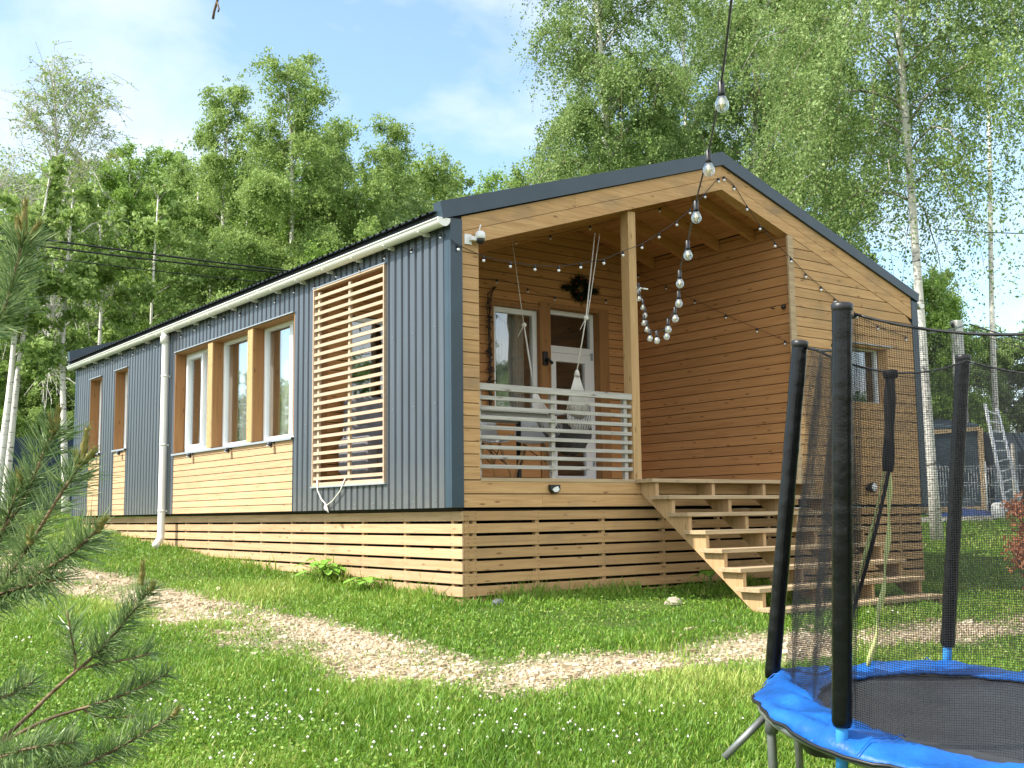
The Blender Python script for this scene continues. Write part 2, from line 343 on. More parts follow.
LEAFB = leaf_mat('pale birch leaves', [(.065, .115, .026), (.15, .225, .055), (.275, .355, .135)])
LEAF2 = leaf_mat('fresh bright leaves', [(.06, .115, .02), (.135, .225, .04), (.24, .34, .09)])
LEAF3 = leaf_mat('olive leaves', [(.13, .165, .04), (.20, .235, .06), (.26, .295, .10)])
LEAF4 = leaf_mat('deep green leaves', [(.065, .12, .03), (.11, .175, .044), (.17, .245, .072)])
NEED = leaf_mat('pine needles', [(.048, .098, .036), (.125, .19, .07), (.33, .40, .19)], .24, .3)
CANDLE = leaf_mat('young pine shoots', [(.20, .17, .05), (.19, .24, .06)], .15)
RUST = leaf_mat('rusty dry sprays', [(.17, .065, .03), (.28, .115, .05), (.36, .17, .08)], .25)
GRASS = leaf_mat('grass blades', [(.058, .130, .013), (.118, .222, .022), (.30, .335, .09)], .36, .42)
PLANT = leaf_mat('pale rhubarb leaves', [(.12, .26, .03), (.2, .36, .06)], .4)
CLOV = plain('white clover heads', (.78, .74, .68), .8, 0, .2)
def bark_mat(name, base, dark, amt):
    m, t, b, o = new_mat(name); L = t.links.new
    c = N(t, 'ShaderNodeTexCoord'); mp = N(t, 'ShaderNodeMapping'); mp.inputs['Scale'].default_value = (5.0, 5.0, 24.0); L(c.outputs['Object'], mp.inputs[0])
    n = N(t, 'ShaderNodeTexNoise'); n.inputs['Scale'].default_value = 1.0; n.inputs['Detail'].default_value = 6; n.inputs['Roughness'].default_value = .7; L(mp.outputs[0], n.inputs['Vector'])
    r = N(t, 'ShaderNodeValToRGB'); r.color_ramp.elements[0].position = amt-.05; r.color_ramp.elements[1].position = amt+.04
    r.color_ramp.elements[0].color = (*dark, 1); r.color_ramp.elements[1].color = (*base, 1); L(n.outputs['Fac'], r.inputs[0]); L(r.outputs[0], b.inputs['Base Color'])
    b.inputs['Roughness'].default_value = .8; return m
BARK = bark_mat('white birch bark', (.72, .69, .63), (.06, .05, .045), .41)
BARKG = bark_mat('grey birch bark', (.52, .50, .46), (.14, .12, .10), .40)
BARKB = bark_mat('brown pine bark', (.24, .16, .09), (.09, .055, .03), .5)
TWIG = plain('brown twigs', (.13, .085, .05), .9)
def ground_mat():
    m, t, b, o = new_mat('lawn soil and gravel'); L = t.links.new
    c = N(t, 'ShaderNodeTexCoord'); a = N(t, 'ShaderNodeAttribute'); a.attribute_name = 'path'
    n = N(t, 'ShaderNodeTexNoise'); n.inputs['Scale'].default_value = 2.2; n.inputs['Detail'].default_value = 8; L(c.outputs['Object'], n.inputs['Vector'])
    r = N(t, 'ShaderNodeValToRGB'); r.color_ramp.elements[0].color = (.045, .075, .016, 1); r.color_ramp.elements[1].color = (.10, .14, .03, 1)
    r.color_ramp.elements[0].position = .35; r.color_ramp.elements[1].position = .7; L(n.outputs['Fac'], r.inputs[0])
    v = N(t, 'ShaderNodeTexVoronoi'); v.inputs['Scale'].default_value = 38; L(c.outputs['Object'], v.inputs['Vector'])
    r2 = N(t, 'ShaderNodeValToRGB'); r2.color_ramp.elements[0].color = (.30, .23, .15, 1); r2.color_ramp.elements[1].color = (.52, .43, .31, 1)
    sp = N(t, 'ShaderNodeSeparateColor'); L(v.outputs['Color'], sp.inputs[0]); L(sp.outputs[0], r2.inputs[0])
    mx = N(t, 'ShaderNodeMixRGB'); L(a.outputs['Fac'], mx.inputs[0]); L(r.outputs[0], mx.inputs[1]); L(r2.outputs[0], mx.inputs[2])
    L(mx.outputs[0], b.inputs['Base Color']); b.inputs['Roughness'].default_value = .95; b.inputs['Specular IOR Level'].default_value = .2
    bp = N(t, 'ShaderNodeBump'); bp.inputs['Strength'].default_value = .6; bp.inputs['Distance'].default_value = .03; L(v.outputs['Distance'], bp.inputs['Height']); L(bp.outputs[0], b.inputs['Normal'])
    return m
GROUND = ground_mat()
def pebble_mat():
    m, t, b, o = new_mat('beige gravel stones'); L = t.links.new
    a = N(t, 'ShaderNodeAttribute'); a.attribute_name = 'tint'
    r = N(t, 'ShaderNodeValToRGB'); e = r.color_ramp.elements; e[0].color = (.28, .215, .13, 1); e[1].color = (.70, .62, .48, 1); q = e.new(.5); q.color = (.52, .425, .275, 1)
    L(a.outputs['Fac'], r.inputs[0]); L(r.outputs[0], b.inputs['Base Color']); b.inputs['Roughness'].default_value = .9; return m
PEB = pebble_mat()
def net_mat():
    """knotless black netting: threads on a fine square mesh laid out in the net's own UVs (metres)"""
    m = bpy.data.materials.new('black safety netting'); m.use_nodes = True; t = m.node_tree; t.nodes.clear(); L = t.links.new
    uv = N(t, 'ShaderNodeUVMap'); s = N(t, 'ShaderNodeSeparateXYZ'); L(uv.outputs[0], s.inputs[0])
    outs = []
    for i, (per, th) in enumerate(((.0085, .17), (.0085, .19))):
        d = N(t, 'ShaderNodeMath', operation='DIVIDE'); d.inputs[1].default_value = per; L(s.outputs[i], d.inputs[0])
        f = N(t, 'ShaderNodeMath', operation='FRACT'); L(d.outputs[0], f.inputs[0])
        l = N(t, 'ShaderNodeMath', operation='LESS_THAN'); l.inputs[1].default_value = th; L(f.outputs[0], l.inputs[0]); outs.append(l)
    mxm = N(t, 'ShaderNodeMath', operation='MAXIMUM'); L(outs[0].outputs[0], mxm.inputs[0]); L(outs[1].outputs[0], mxm.inputs[1])
    d = N(t, 'ShaderNodeBsdfPrincipled'); d.inputs['Base Color'].default_value = (.012, .012, .014, 1); d.inputs['Roughness'].default_value = .6; d.inputs['Specular IOR Level'].default_value = .25
    tr = N(t, 'ShaderNodeBsdfTransparent'); mx = N(t, 'ShaderNodeMixShader'); L(mxm.outputs[0], mx.inputs[0]); L(tr.outputs[0], mx.inputs[1]); L(d.outputs[0], mx.inputs[2])
    o = N(t, 'ShaderNodeOutputMaterial'); L(mx.outputs[0], o.inputs[0]); return m
NET = net_mat()
MAT_ = plain('woven black jumping mat', (.045, .046, .05), .42, 0, .6, .25, 5, .3, 160)
PAD = plain('blue padding vinyl', (.010, .105, .40), .45, 0, .3, .35, 5, .3, 26)
POLEB = plain('light blue pole sleeve', (.05, .30, .68), .4)
SLEEVE = plain('crinkled black foam sleeve', (.003, .0034, .004), .25, 0, .34, .3, 20, .11, 24)
ZIPM = plain('pale yellow zip tape', (.55, .58, .22), .7)
CLOTHG = plain('dark grey hammock cloth', (.07, .068, .07), .9, 0, .2, .2, 30)
CORDW = plain('white cotton cord', (.70, .68, .62), .9)
SHELL = plain('white chair shell', (.66, .68, .70), .35)
TABLEM = plain('pale table top', (.50, .51, .52), .35)
LEGW = plain('beech chair leg', (.45, .27, .12), .5)
SOFA = plain('mid grey upholstery', (.20, .20, .225), .9, 0, .2, .2, 14)
FENCEM = plain('dark blue painted pickets', (.03, .055, .10), .6, 0, .4, .25, 8)
POSTB = plain('rust brown post', (.19, .075, .04), .7, 0, .3, .2, 8)
SHEDM = plain('dark shade cloth cladding', (.05, .075, .10), .8, 0, .3, .3, 3)
WIREW = plain('white coated wire', (.45, .47, .47), .4)
TARP = plain('blue plastic sheet', (.02, .045, .15), .35, 0, .5, .3, 9, .6, 14)
# ------------------------------------------------------------------ the house
rng = np.random.default_rng(11)
XC, HW, HL = 3.765, 7.53, 12.06
def zroof(x): return 4.04-.318*abs(x-XC)
def zlow(x): return 3.64-.32*abs(x-XC)          # underside of the gable boards
house = empty('wooden_house', (0, 0, -.9), 'single storey pine and slate blue metal clad house with a covered corner porch', 'house')

def boards(mb, ax, f0, f1, a0, a1, z0, z1, pitch, gap=.009, holes=(), lo=None, hi=None, joint=6.0):
    """horizontal planks on a wall: ax is the axis they run along, f0..f1 their thickness on the other axis"""
    k = 0; z = z0
    while z < z1-1e-4:
        zt = min(z+pitch, z1); cuts = sorted({z, zt}|{q for h in holes for q in (h[2], h[3]) if z+.004 < q < zt-.004})
        for ca, cb in zip(cuts[:-1], cuts[1:]):
            zm = (ca+cb)/2; segs = [(a0, a1)]
            for h in holes:
                if h[2] < zm < h[3]:
                    ns = []
                    for s in segs:
                        if h[0] > s[0]: ns.append((s[0], min(s[1], h[0])))
                        if h[1] < s[1]: ns.append((max(s[0], h[1]), s[1]))
                    segs = [s for s in ns if s[1]-s[0] > .004]
            for s0, s1 in segs:
                pts = [s0]
                p = s0+rng.uniform(.6, joint)
                while p < s1-.5: pts.append(p); p += rng.uniform(2.8, joint)
                pts.append(s1)
                for i, (p0, p1) in enumerate(zip(pts[:-1], pts[1:])):
                    q0 = p0+(.001 if i else 0); q1 = p1-(.001 if i < len(pts)-2 else 0)
                    zb, ztp = ca, (cb-gap if cb == zt else cb)
                    l0 = max(q0, lo(zb)) if lo else q0; l1 = max(q0, lo(ztp)) if lo else q0
                    h0 = min(q1, hi(zb)) if hi else q1; h1 = min(q1, hi(ztp)) if hi else q1
                    if h0-l0 < .01: continue
                    h1 = max(h1, l1+.003)
                    poly = [(l0, zb), (h0, zb), (h1, ztp), (l1, ztp)]
                    if ax == 0: mb.prism(poly, 1, f0, f1)
                    else: mb.prism(poly, 0, f0, f1)
        z += pitch; k += 1
    return mb

# ---- structure hidden behind the claddings
core = MB()
OPEN = [(1.2, 2.76, .30, 2.5), (3.30, 7.15, .88, 2.33), (9.29, 9.90, 1.08, 2.37), (10.65, 11.28, 1.08, 2.37)]
boards(core, 1, .028, .13, .06, 12.0, .03, 2.74, 5.0, 0, [(h[0]-.02, h[1]+.02, h[2]-.02, h[3]+.02) for h in OPEN], joint=99)
core.box(7.38, 7.52, .06, 12.0, .03, 2.74); core.box(.14, 7.38, 11.9, 12.1, .03, 2.75)
core.prism([(.15, 2.75), (7.37, 2.75), (XC, 3.9)], 1, 11.9, 12.0)
core.build('wall_core', INTER, house)
fl = MB(); fl.box(.17, 7.40, .06, 11.95, .0, .255); fl.build('floor_frame', DARK, house)

# ---- slate blue profiled steel on the long side
cl = MB()
def corr(y0, y1, z0, z1):
    per = .128; prof = [(0, 0), (.082, 0), (.090, .020), (.119, .020), (.128, 0)]
    pts = []
    k0 = int(math.floor(y0/per)); k = k0
    while k*per < y1:
        for py, px in prof[:-1]: pts.append((k*per+py, px))
        k += 1
    pts.append((k*per, 0))
    pts = np.array(pts); ys = pts[:, 0]
    inside = (ys > y0) & (ys < y1)
    Y = np.r_[y0, ys[inside], y1]; X = np.interp(Y, ys, pts[:, 1])
    vs = [(x, y, z0) for x, y in zip(X, Y)]+[(x, y, z1) for x, y in zip(X, Y)]; n = len(Y)
    cl.add(vs, [(i, i+n, i+1+n, i+1) for i in range(n-1)])
for q in [(.10, 1.17, .02, 2.72), (1.17, 2.80, .02, .27), (1.17, 2.80, 2.53, 2.72), (2.80, 3.29, .02, 2.72), (3.29, 7.17, 2.345, 2.72), (7.17, 9.28, .02, 2.72),
          (9.28, 9.91, 2.385, 2.72), (9.91, 10.64, .02, 2.72), (10.64, 11.29, 2.385, 2.72), (11.29, 12.12, .02, 2.72)]: corr(*q)
mclad = cl.build('metal_cladding', CLAD, house)
sc = MB(); sc.lathe([(.006, 0), (.006, .003), (.0035, .004), (.0035, .006)], tuple(house.location), (-1, 0, 0), 8); sm_ = None
for y in np.arange(.24, 11.9, .384):
    if any(h[0]-.06 < y < h[1]+.06 for h in [(3.29, 7.17), (1.2, 2.76), (9.28, 9.91), (10.64, 11.29)]): zs = [2.62] if y > 2.8 else [.08, 2.62]
    else: zs = [.08, 1.0, 1.72, 2.62]
    for z in zs:
        if sm_ is None: sm_ = sc.build('screw', SILL, mclad); o = sm_
        else: o = sm_.copy(); COL.objects.link(o); o.parent = mclad
        o.location = Vector((-.002, y+.035, z+rng.uniform(-.01, .01)))-house.location
for bx in ([(-.006, .13, -.006, .028, .02, 2.735), (-.006, .012, .0285, .105, .02, 2.72)], [(7.40, 7.536, -.006, .028, .02, 2.735), (7.522, 7.536, .0285, .105, .02, 2.72)], [(-.006, .012, 12.10, 12.20, .02, 2.72)]):
    tr = MB()
    for q in bx: tr.box(*q)
    tr.build('corner_trim', TRIM, house, bevel=.003)
ow = MB(); ow.box(7.5215, 7.53, .11, 12.0, .02, 2.72); ow.build('side_cladding', CLAD, house)
ow = MB(); ow.box(0.014, 7.5, 12.13, 12.15, .02, 2.75); ow.build('rear_cladding', CLAD, house)

# ---- roof
rf = MB()
rf.prism([(-.10, zroof(-.10)-.03), (XC, zroof(XC)-.03), (HW+.10, zroof(HW+.10)-.03), (HW+.10, zroof(HW+.10)-.13), (XC, zroof(XC)-.13), (-.10, zroof(-.10)-.13)], 1, .105, 12.22)
per = .125; ys = []; zs = []
k = 0
while k*per < 12.2-.06:
    for a, b in ((0, 0), (.06, 0), (.075, .018), (.110, .018)): ys.append(.06+k*per+a); zs.append(b)
    k += 1
n = len(ys)
for xa, xb in ((-.16, XC), (XC, HW+.16)):
    vs = [(xa, y, zroof(xa)-.015+z) for y, z in zip(ys, zs)]+[(xb, y, zroof(xb)-.015+z) for y, z in zip(ys, zs)]
    rf.add(vs, [(i, i+1, i+1+n, i+n) for i in range(n-1)])
    rf.add([(x, y, z-.008) for x, y, z in vs], [(i, i+n, i+1+n, i+1) for i in range(n-1)])
rf.prism([(XC-.16, zroof(XC-.16)+.022), (XC, zroof(XC)+.03), (XC+.16, zroof(XC+.16)+.022), (XC+.16, zroof(XC+.16)+.016), (XC, zroof(XC)+.022), (XC-.16, zroof(XC-.16)+.016)], 1, .11, 12.0)
roof = rf.build('roof', ROOF, house)
vp = MB(); vp.lathe([(.075, 0), (.075, .5), (.11, .5), (.11, .62), (.03, .68)], (6.0, 1.6, zroof(6.0)-.05)); vp.build('vent_pipe', TRIM, roof)
for y0, y1, ed in ((-.03, .10, 0), (12.20, 12.32, .12)):
    up_ = [(-.133, 2.866+ed), (XC, 4.085+ed), (7.56, 2.83+ed)]; lo_ = [(7.53, 2.722), (XC, 3.93), (-.10, 2.705)]
    fa = MB(); fa.prism([up_[0], up_[1], lo_[1], lo_[2]], 1, y0, y1); fa.prism([up_[1], up_[2], lo_[0], lo_[1]], 1, y0, y1); fa.build('fascia', TRIM, house)

# ---- gable boards: two courses that follow the roof pitch
gb = MB()
for c in range(2):
    t = .285/2; ofs = c*t
    for s in (-1, 1):
        xe = .13 if s < 0 else 7.40
        mid = XC+s*rng.uniform(1.2, 2.4)
        for xa, xb in ((xe, mid), (mid, XC)):
            za, zb = 3.645-.32*abs(xa-XC)+ofs, 3.645-.32*abs(xb-XC)+ofs
            gb.prism([(xa+.001*s, za), (xb-.001*s, zb), (xb-.001*s, zb+t-.005), (xa+.001*s, za+t-.005)], 1, .004, .028)
gb.build('gable_boards', WX, house)
bm_ = MB()
for s in (-1, 1):
    xe = .15 if s < 0 else 4.95
    bm_.prism([(xe, zlow(xe)+.012), (XC, zlow(XC)+.012), (XC, zlow(XC)+.27), (xe, zlow(xe)+.27)], 1, .03, .165)
bm_.prism([(4.97, zlow(4.97)), (7.38, zlow(7.38)), (7.38, zlow(7.38)+.25), (4.97, zlow(4.97)+.25)], 1, .031, .16)
bm_.build('gable_beam', WXc, house)

# ---- front siding
xr_ = lambda z: XC+(3.64-z)/.32
fs = MB()
boards(fs, 0, .008, .03, .13, .325, .28, 2.54, .1195)
boards(fs, 0, .008, .03, .13, 4.90, .022, .279, .1285)
boards(fs, 0, .008, .03, 5.0, 7.40, .022, 3.25, .1195, holes=[(5.72, 6.80, 1.29, 2.04)], hi=xr_)
fs.build('front_siding', wood('front pine boards', W_D, W_L, 0, stain=.55), house)
fc = MB()
boards(fc, 0, .031, .15, .14, .33, .02, 2.55, 9, 0, joint=99)
boards(fc, 0, .031, .05, .34, 4.98, .02, .254, 9, 0, joint=99)
boards(fc, 0, .031, .15, 4.99, 7.38, .02, 3.25, 9, 0, [(5.70, 6.82, 1.27, 2.06)], hi=xr_, joint=99)
fc.build('front_wall_core', DARK, house)
ct = MB(); ct.box(4.90, 4.998, .0, .0275, .30, zlow(4.95)+.01); ct.build('corner_board', WTREAD, house, bevel=.002)
cs = MB(); cs.box(.1285, .33, .0305, .165, .30, 2.55); cs.build('corner_column', WXc, house)

# ---- porch
pb = MB(); z_ceil = lambda x: zroof(x)-.20
xl_ = lambda z: XC-(zroof(XC)-.20-z)/.318
xrr = lambda z: XC+(zroof(XC)-.20-z)/.318
DW = [(.44, 1.60, .62, 2.27), (2.46, 3.25, 1.10, 2.62), (3.38, 4.30, .30, 2.68)]
boards(pb, 0, 2.76, 2.785, .16, 4.965, .30, 3.85, .1195, holes=DW, lo=xl_, hi=xrr)
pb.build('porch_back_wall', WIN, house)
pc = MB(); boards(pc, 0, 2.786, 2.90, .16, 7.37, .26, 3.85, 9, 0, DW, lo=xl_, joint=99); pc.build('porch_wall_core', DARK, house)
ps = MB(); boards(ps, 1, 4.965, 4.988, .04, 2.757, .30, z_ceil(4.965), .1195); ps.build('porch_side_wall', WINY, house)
pcs = MB(); pcs.box(4.989, 5.08, .16, 2.76, .26, 3.45); pcs.build('side_wall_core', DARK, house)
pl_ = MB(); boards(pl_, 1, .135, .158, .17, 2.755, .30, 2.70, .1195, holes=[(1.16, 2.757, .25, 2.54)]); pl_.build('porch_inner_boards', WINY, house)
dk = MB(); yy = .055
while yy < 2.74:
    dk.box(.33 if yy < .16 else .16, 4.96, yy, min(yy+.116, 2.75), .262, .298); yy += .122
dk.build('porch_floor', WTREAD, house)
dn = MB(); dn.box(.33, 4.898, .002, .052, .2625, .298); dn.build('deck_nosing', WTREAD, house, bevel=.003)
ce = MB(); x = .16
while x < 4.95:
    for xa, xb in ([(x, min(x+.114, 4.96))] if not (x < XC < x+.114) else [(x, XC), (XC, x+.114)]):
        ce.prism([(xa, z_ceil(xa)), (xb, z_ceil(xb)), (xb, z_ceil(xb)+.02), (xa, z_ceil(xa)+.02)], 1, .17, 2.757)
    x += .12
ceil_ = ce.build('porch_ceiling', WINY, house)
for y in (.55, 1.15, 1.75, 2.35):
    r_ = MB()
    for xe, d in ((.17, .002), (4.95, .002)):
        r_.prism([(xe, z_ceil(xe)-d), (XC, z_ceil(XC)-d), (XC, z_ceil(XC)-.15), (xe, z_ceil(xe)-.15)], 1, y, y+.05)
    r_.build('rafter', WIN, ceil_)
po = MB(); po.box(2.335, 2.445, .065, .19, .30, zlow(2.3)+.01); po.build('porch_post', wood('post timber', (.36, .215, .09), (.52, .34, .165), 2, isl=0), house, bevel=.004)

# railing of weathered slats
ra = empty('railing', (0, 0, 0)); ra.parent = house; ra.location = (1.3, .1, 1.2)
t = MB(); t.box(.335, 2.33, .065, .115, 1.135, 1.198); t.build('handrail', WGREY, ra, bevel=.003)
for z in (1.062, .966, .872, .776, .684, .588, .497, .406):
    t = MB(); t.box(.335, 2.33, .075+rng.uniform(-.002, .002), .098, z-.018, z+.019); t.build('rail_slat', WGREY, ra, bevel=.002)
for x in (.36, 1.26, 2.24):
    t = MB(); t.box(x, x+.045, .10, .145, .30, 1.134); t.build('rail_post', WGREY, ra)

# skirting of spaced boards
def skirt(side):
    mb = MB(); z = -.014
    for i in range(10):
        zb = z-.115*i
        if side: 
            pts = [.032]+[3.1, 6.4, 9.2]+[11.98]
            for a, b in zip(pts[:-1], pts[1:]): mb.box(.13, .15, a+.001, b-.001, zb-.09, zb)
        else:
            pts = [.152, 3.9, 7.42]
            for a, b in zip(pts[:-1], pts[1:]): mb.box(a+.001, b-.001, .032, .052, zb-.09+rng.uniform(-.003, .003), zb)
    return mb
sk = skirt(True).build('side_skirting', wood('skirt boards along y', (.43, .268, .135), (.585, .40, .235), 1, isl=.12, stain=.25), house, bevel=.002)
skf = skirt(False).build('front_skirting', wood('skirt boards along x', (.36, .205, .088), (.52, .325, .152), 0, isl=.14, stain=.45), house, bevel=.002)
for y in np.arange(.2, 12, .85): st = MB(); st.box(.152, .20, y, y+.045, -1.2, -.012); st.build('skirting_stud', WSTR, sk)
for x in [.178, .26]+list(np.arange(1.0, 7.4, .85)): st = MB(); st.box(x, x+.045, .0525, .10, -1.3, -.012); st.build('skirting_stud', WSTR, skf)
q = MB(); q.box(7.42, 7.44, .06, 12.0, -1.4, -.012); q.build('right_blackout_skirt', DARK, house)  # solid dark skirt, added unseen to darken the space under the house
q = MB(); q.box(.16, 7.41, 11.97, 11.99, -1.0, -.012); q.build('rear_blackout_skirt', DARK, house)  # added unseen at the rear too, keeps light out behind the skirting gaps
nh = MB()
for y in np.arange(.2, 12, .85):
    for i in range(10):
        for dz in (.022, .068): nh.lathe([(.0045, 0), (.0045, .0015)], (.1302, y+.022+rng.uniform(-.006, .006), -.014-.115*i-dz), (-1, 0, 0), 6)
nh.build('nail_heads', BLACK, sk)['kind'] = 'stuff'
nh = MB()
for x in [.2, .28]+list(np.arange(1.02, 7.4, .85)):
    for i in range(10):
        for dz in (.022, .068): nh.lathe([(.0045, 0), (.0045, .0015)], (x+rng.uniform(-.006, .006), .0322, -.014-.115*i-dz), (0, -1, 0), 6)
nh.build('nail_heads', BLACK, skf)['kind'] = 'stuff'
for x in (1.5, 3.6, 5.6):
    for y in (1.2, 4.2, 7.2, 10.4): q = MB(); q.box(x, x+.2, y, y+.2, -1.3, -.005); q.build('pile', DARK, house)
for q in ((.145, 7.4, .06, .10, -.006, .018), (.135, .165, .101, 11.95, -.006, .018)): bd = MB(); bd.box(*q); bd.build('rim_board', DARK, house)

# gutter and downpipe
gu = MB(); gx, gzc = -.085, 2.705
A = [math.pi+math.pi*i/12 for i in range(13)]
prof = [(gx+.066*math.cos(a), gzc+.066*math.sin(a)) for a in A]+[(gx+.058*math.cos(a), gzc+.058*math.sin(a)) for a in A[::-1]]
gu.prism(prof, 1, -.01, 12.25)
gu.tube([(gx-.066, -.01, gzc), (gx-.066, 12.25, gzc)], .010, 8)
for yc in (-.022, 12.25): gu.prism([(gx+.070*math.cos(a), gzc+.070*math.sin(a)) for a in A]+[(gx+.07, gzc+.012), (gx-.07, gzc+.012)], 1, yc, yc+.011)
for yc in (4.0, 8.0): gu.prism([(gx+.0685*math.cos(a), gzc+.0685*math.sin(a)) for a in A]+[(gx+.0665*math.cos(a), gzc+.0665*math.sin(a)) for a in A[::-1]], 1, yc-.05, yc+.05)
gut = gu.build('gutter', GUTT, house)
for y in np.arange(.35, 12.1, .66):
    b = MB(); b.prism([(gx+.075*math.cos(a), gzc+.075*math.sin(a)) for a in A[3:]]+[(gx+.0675*math.cos(a), gzc+.0675*math.sin(a)) for a in A[3:][::-1]], 1, y, y+.03)
    b.box(gx+.02, .0, y+.002, y+.028, gzc-.085, gzc-.05); b.build('gutter_bracket', GUTT, gut)
dp = MB(); dp.tube([(gx, 7.38, 2.655), (-.075, 7.38, 2.5), (-.075, 7.38, -.25), (-.09, 7.36, -.33), (-.17, 7.28, -.40), (-.20, 7.25, -.42)], .052, 14)
dp.lathe([(.066, 0), (.066, .10), (.054, .12)], (gx, 7.38, 2.50)); dn_ = dp.build('downpipe', GUTT, house)
for z in (2.0, 1.0, .05):
    b = MB(); b.lathe([(.0565, 0), (.0565, .03)], (-.075, 7.38, z)); b.box(-.03, .02, 7.36, 7.40, z, z+.028); b.build('pipe_clamp', GUTT, dn_)
g2 = MB(); g2.prism([(HW-gx+.066*math.cos(a), gzc+.066*math.sin(a)) for a in A], 1, -.02, 12.2); g2.build('gutter', GUTT, house)

# ---- windows
def window(F, wd, h, mull=(), name='window', pane=PANE, fw_=.06, curtain=None, sash=None):
    m = MB(); dpt = .07
    m.fbox(F, 0, fw_, 0, dpt, 0, h); m.fbox(F, wd-fw_, wd, 0, dpt, 0, h)
    m.fbox(F, fw_, wd-fw_, .001, dpt-.001, 0, fw_); m.fbox(F, fw_, wd-fw_, .001, dpt-.001, h-fw_, h)
    for a in mull: m.fbox(F, a-.04, a+.04, .002, dpt-.002, fw_, h-fw_)
    if sash:
        a0, a1 = sash
        for q in ((a0, a0+.05, fw_, h-fw_), (a1-.05, a1, fw_, h-fw_), (a0+.05, a1-.05, fw_, fw_+.05), (a0+.05, a1-.05, h-fw_-.05, h-fw_)): m.fbox(F, q[0], q[1], -.012, dpt-.02, q[2], q[3])
    fr = m.build(name, PVC, house, bevel=.003)
    g = MB(); g.fbox(F, fw_*.8, wd-fw_*.8, .03, .036, fw_*.8, h-fw_*.8); g.build('pane', pane, fr)
    if curtain:
        o, u, nn = (np.array(q, float) for q in F); a0, a1 = curtain; c = MB(); K = 40
        a = np.linspace(a0, a1, K); wv = .22+.03*np.sin(np.arange(K)*1.3)
        vs = [o+u*ai+nn*wi+np.array([0, 0, .02]) for ai, wi in zip(a, wv)]+[o+u*ai+nn*wi+np.array([0, 0, h]) for ai, wi in zip(a, wv)]
        c.add(vs, [(i, i+1, i+1+K, i+K) for i in range(K-1)], True); c.build('curtain', CURT, fr)
    return fr
UY, NX_ = (0, 1, 0), (1, 0, 0)
for y0, y1, mu, sa in ((5.93, 7.15, (), (.55, 1.17)), (4.615, 5.77, (), None), (3.30, 4.465, (.40,), None)):
    window(((.155, y0, .90), UY, NX_), y1-y0, 1.42, mu, sash=sa, fw_=.042, curtain=(.05, y1-y0-.05))
for y0, y1 in ((9.29, 9.90), (10.65, 11.28)): window(((.155, y0, 1.09), UY, NX_), y1-y0, 1.28, curtain=(.05, y1-y0-.05), fw_=.05)
# wooden reveals, piers, panels and flashings of the long side
for y0, y1, z0, z1 in ((9.29, 9.90, 1.085, 2.37), (10.65, 11.28, 1.085, 2.37)):
    rv = MB(); rv.box(.0, .153, y0-.018, y0, z0, z1); rv.box(.0, .153, y1, y1+.018, z0, z1); rv.box(.001, .153, y0, y1, z1-.016, z1); rv.build('window_reveal', WREV, house)
rv = MB(); rv.box(0, .153, 3.282, 3.30, .885, 2.33); rv.box(0, .153, 7.15, 7.168, .885, 2.33); rv.box(.001, .153, 3.30, 7.15, 2.315, 2.331)
rv.build('window_reveal', WREV, house)
PIERW = wood('pier boards', (.40, .245, .11), (.55, .365, .175), 2, isl=.05)
for y0, y1 in ((4.465, 4.615), (5.77, 5.93)):
    pw = MB(); pw.box(.0155, .23, y0, y1, .89, 2.314); pw_ = pw.build('window_pier', WREV, house)
    pr = MB(); pr.box(-.002, .015, y0, y1, .89, 2.314); pr.build('pier_board', PIERW, pw_)
    pdots = MB()
    for z in np.arange(.95, 2.3, .105): pdots.lathe([(.006, 0), (.006, .003)], (-.002, y1-.03, z), (-1, 0, 0), 6)
    pdots.build('nail_heads', BLACK, pw_)
for y0, y1, z1 in ((3.30, 7.15, .86), (9.29, 9.90, 1.06), (10.65, 11.28, 1.06)):
    pn = MB(); boards(pn, 1, .0, .02, y0, y1, .022, z1, .0865); pn_ = pn.build('wood_panel', WPY, house)
    pe = MB()
    for y in (y0-.012, y1): pe.box(-.004, .02, y, y+.012, .022, z1)
    pe.build('panel_edging', TRIM, pn_)
for y0, y1, z in ((3.28, 7.17, .866), (9.27, 9.92, 1.066), (10.63, 11.30, 1.066)):
    fl_ = MB(); fl_.prism([(-.035, z-.002), (.155, z+.016), (.155, z+.022), (-.035, z+.006), (-.035, z-.02), (-.031, z-.02)], 1, y0, y1); fl_.build('window_sill', SILL, house)
for q in ((-.028, .02, 3.28, 7.17, 2.334, 2.346), (-.028, .02, 9.27, 9.92, 2.374, 2.386), (-.028, .02, 10.63, 11.30, 2.374, 2.386), (-.028, .02, 1.17, 2.79, 2.515, 2.527), (-.03, .14, 1.165, 2.795, .270, .284)):
    fl_ = MB(); fl_.box(*q); fl_.build('window_flashing', SILL, house)
# slatted screen in front of the porch opening
ls = empty('slatted_screen', (0, 0, 0)); ls.parent = house; ls.location = (0, 2, 1.2)
t = MB(); t.box(-.024, .03, 1.19, 1.2095, .285, 2.515); t.box(-.024, .03, 2.7505, 2.77, .285, 2.515); t.box(-.022, .03, 1.21, 2.75, .285, .325); t.box(-.022, .03, 1.21, 2.75, 2.495, 2.514)
t.build('screen_frame', WLAT, ls)
for y in (1.95, 2.66):
    t = MB(); t.box(.006, .032, y, y+.045, .326, 2.474); t.build('screen_upright', WLAT, ls)
for i in range(23):
    z = .372+i*.0925
    t = MB(); t.box(-.016, .0045, 1.211, 2.749, z-.017, z+.017); t.build('screen_slat', WLAT, ls)
t = MB(); t.box(.033, .16, 1.162, 1.178, .285, 2.53); t.box(.033, .16, 2.762, 2.78, .285, 2.53); t.box(.033, .16, 1.178, 2.762, 2.516, 2.53); t.build('screen_reveal', WREV, ls)
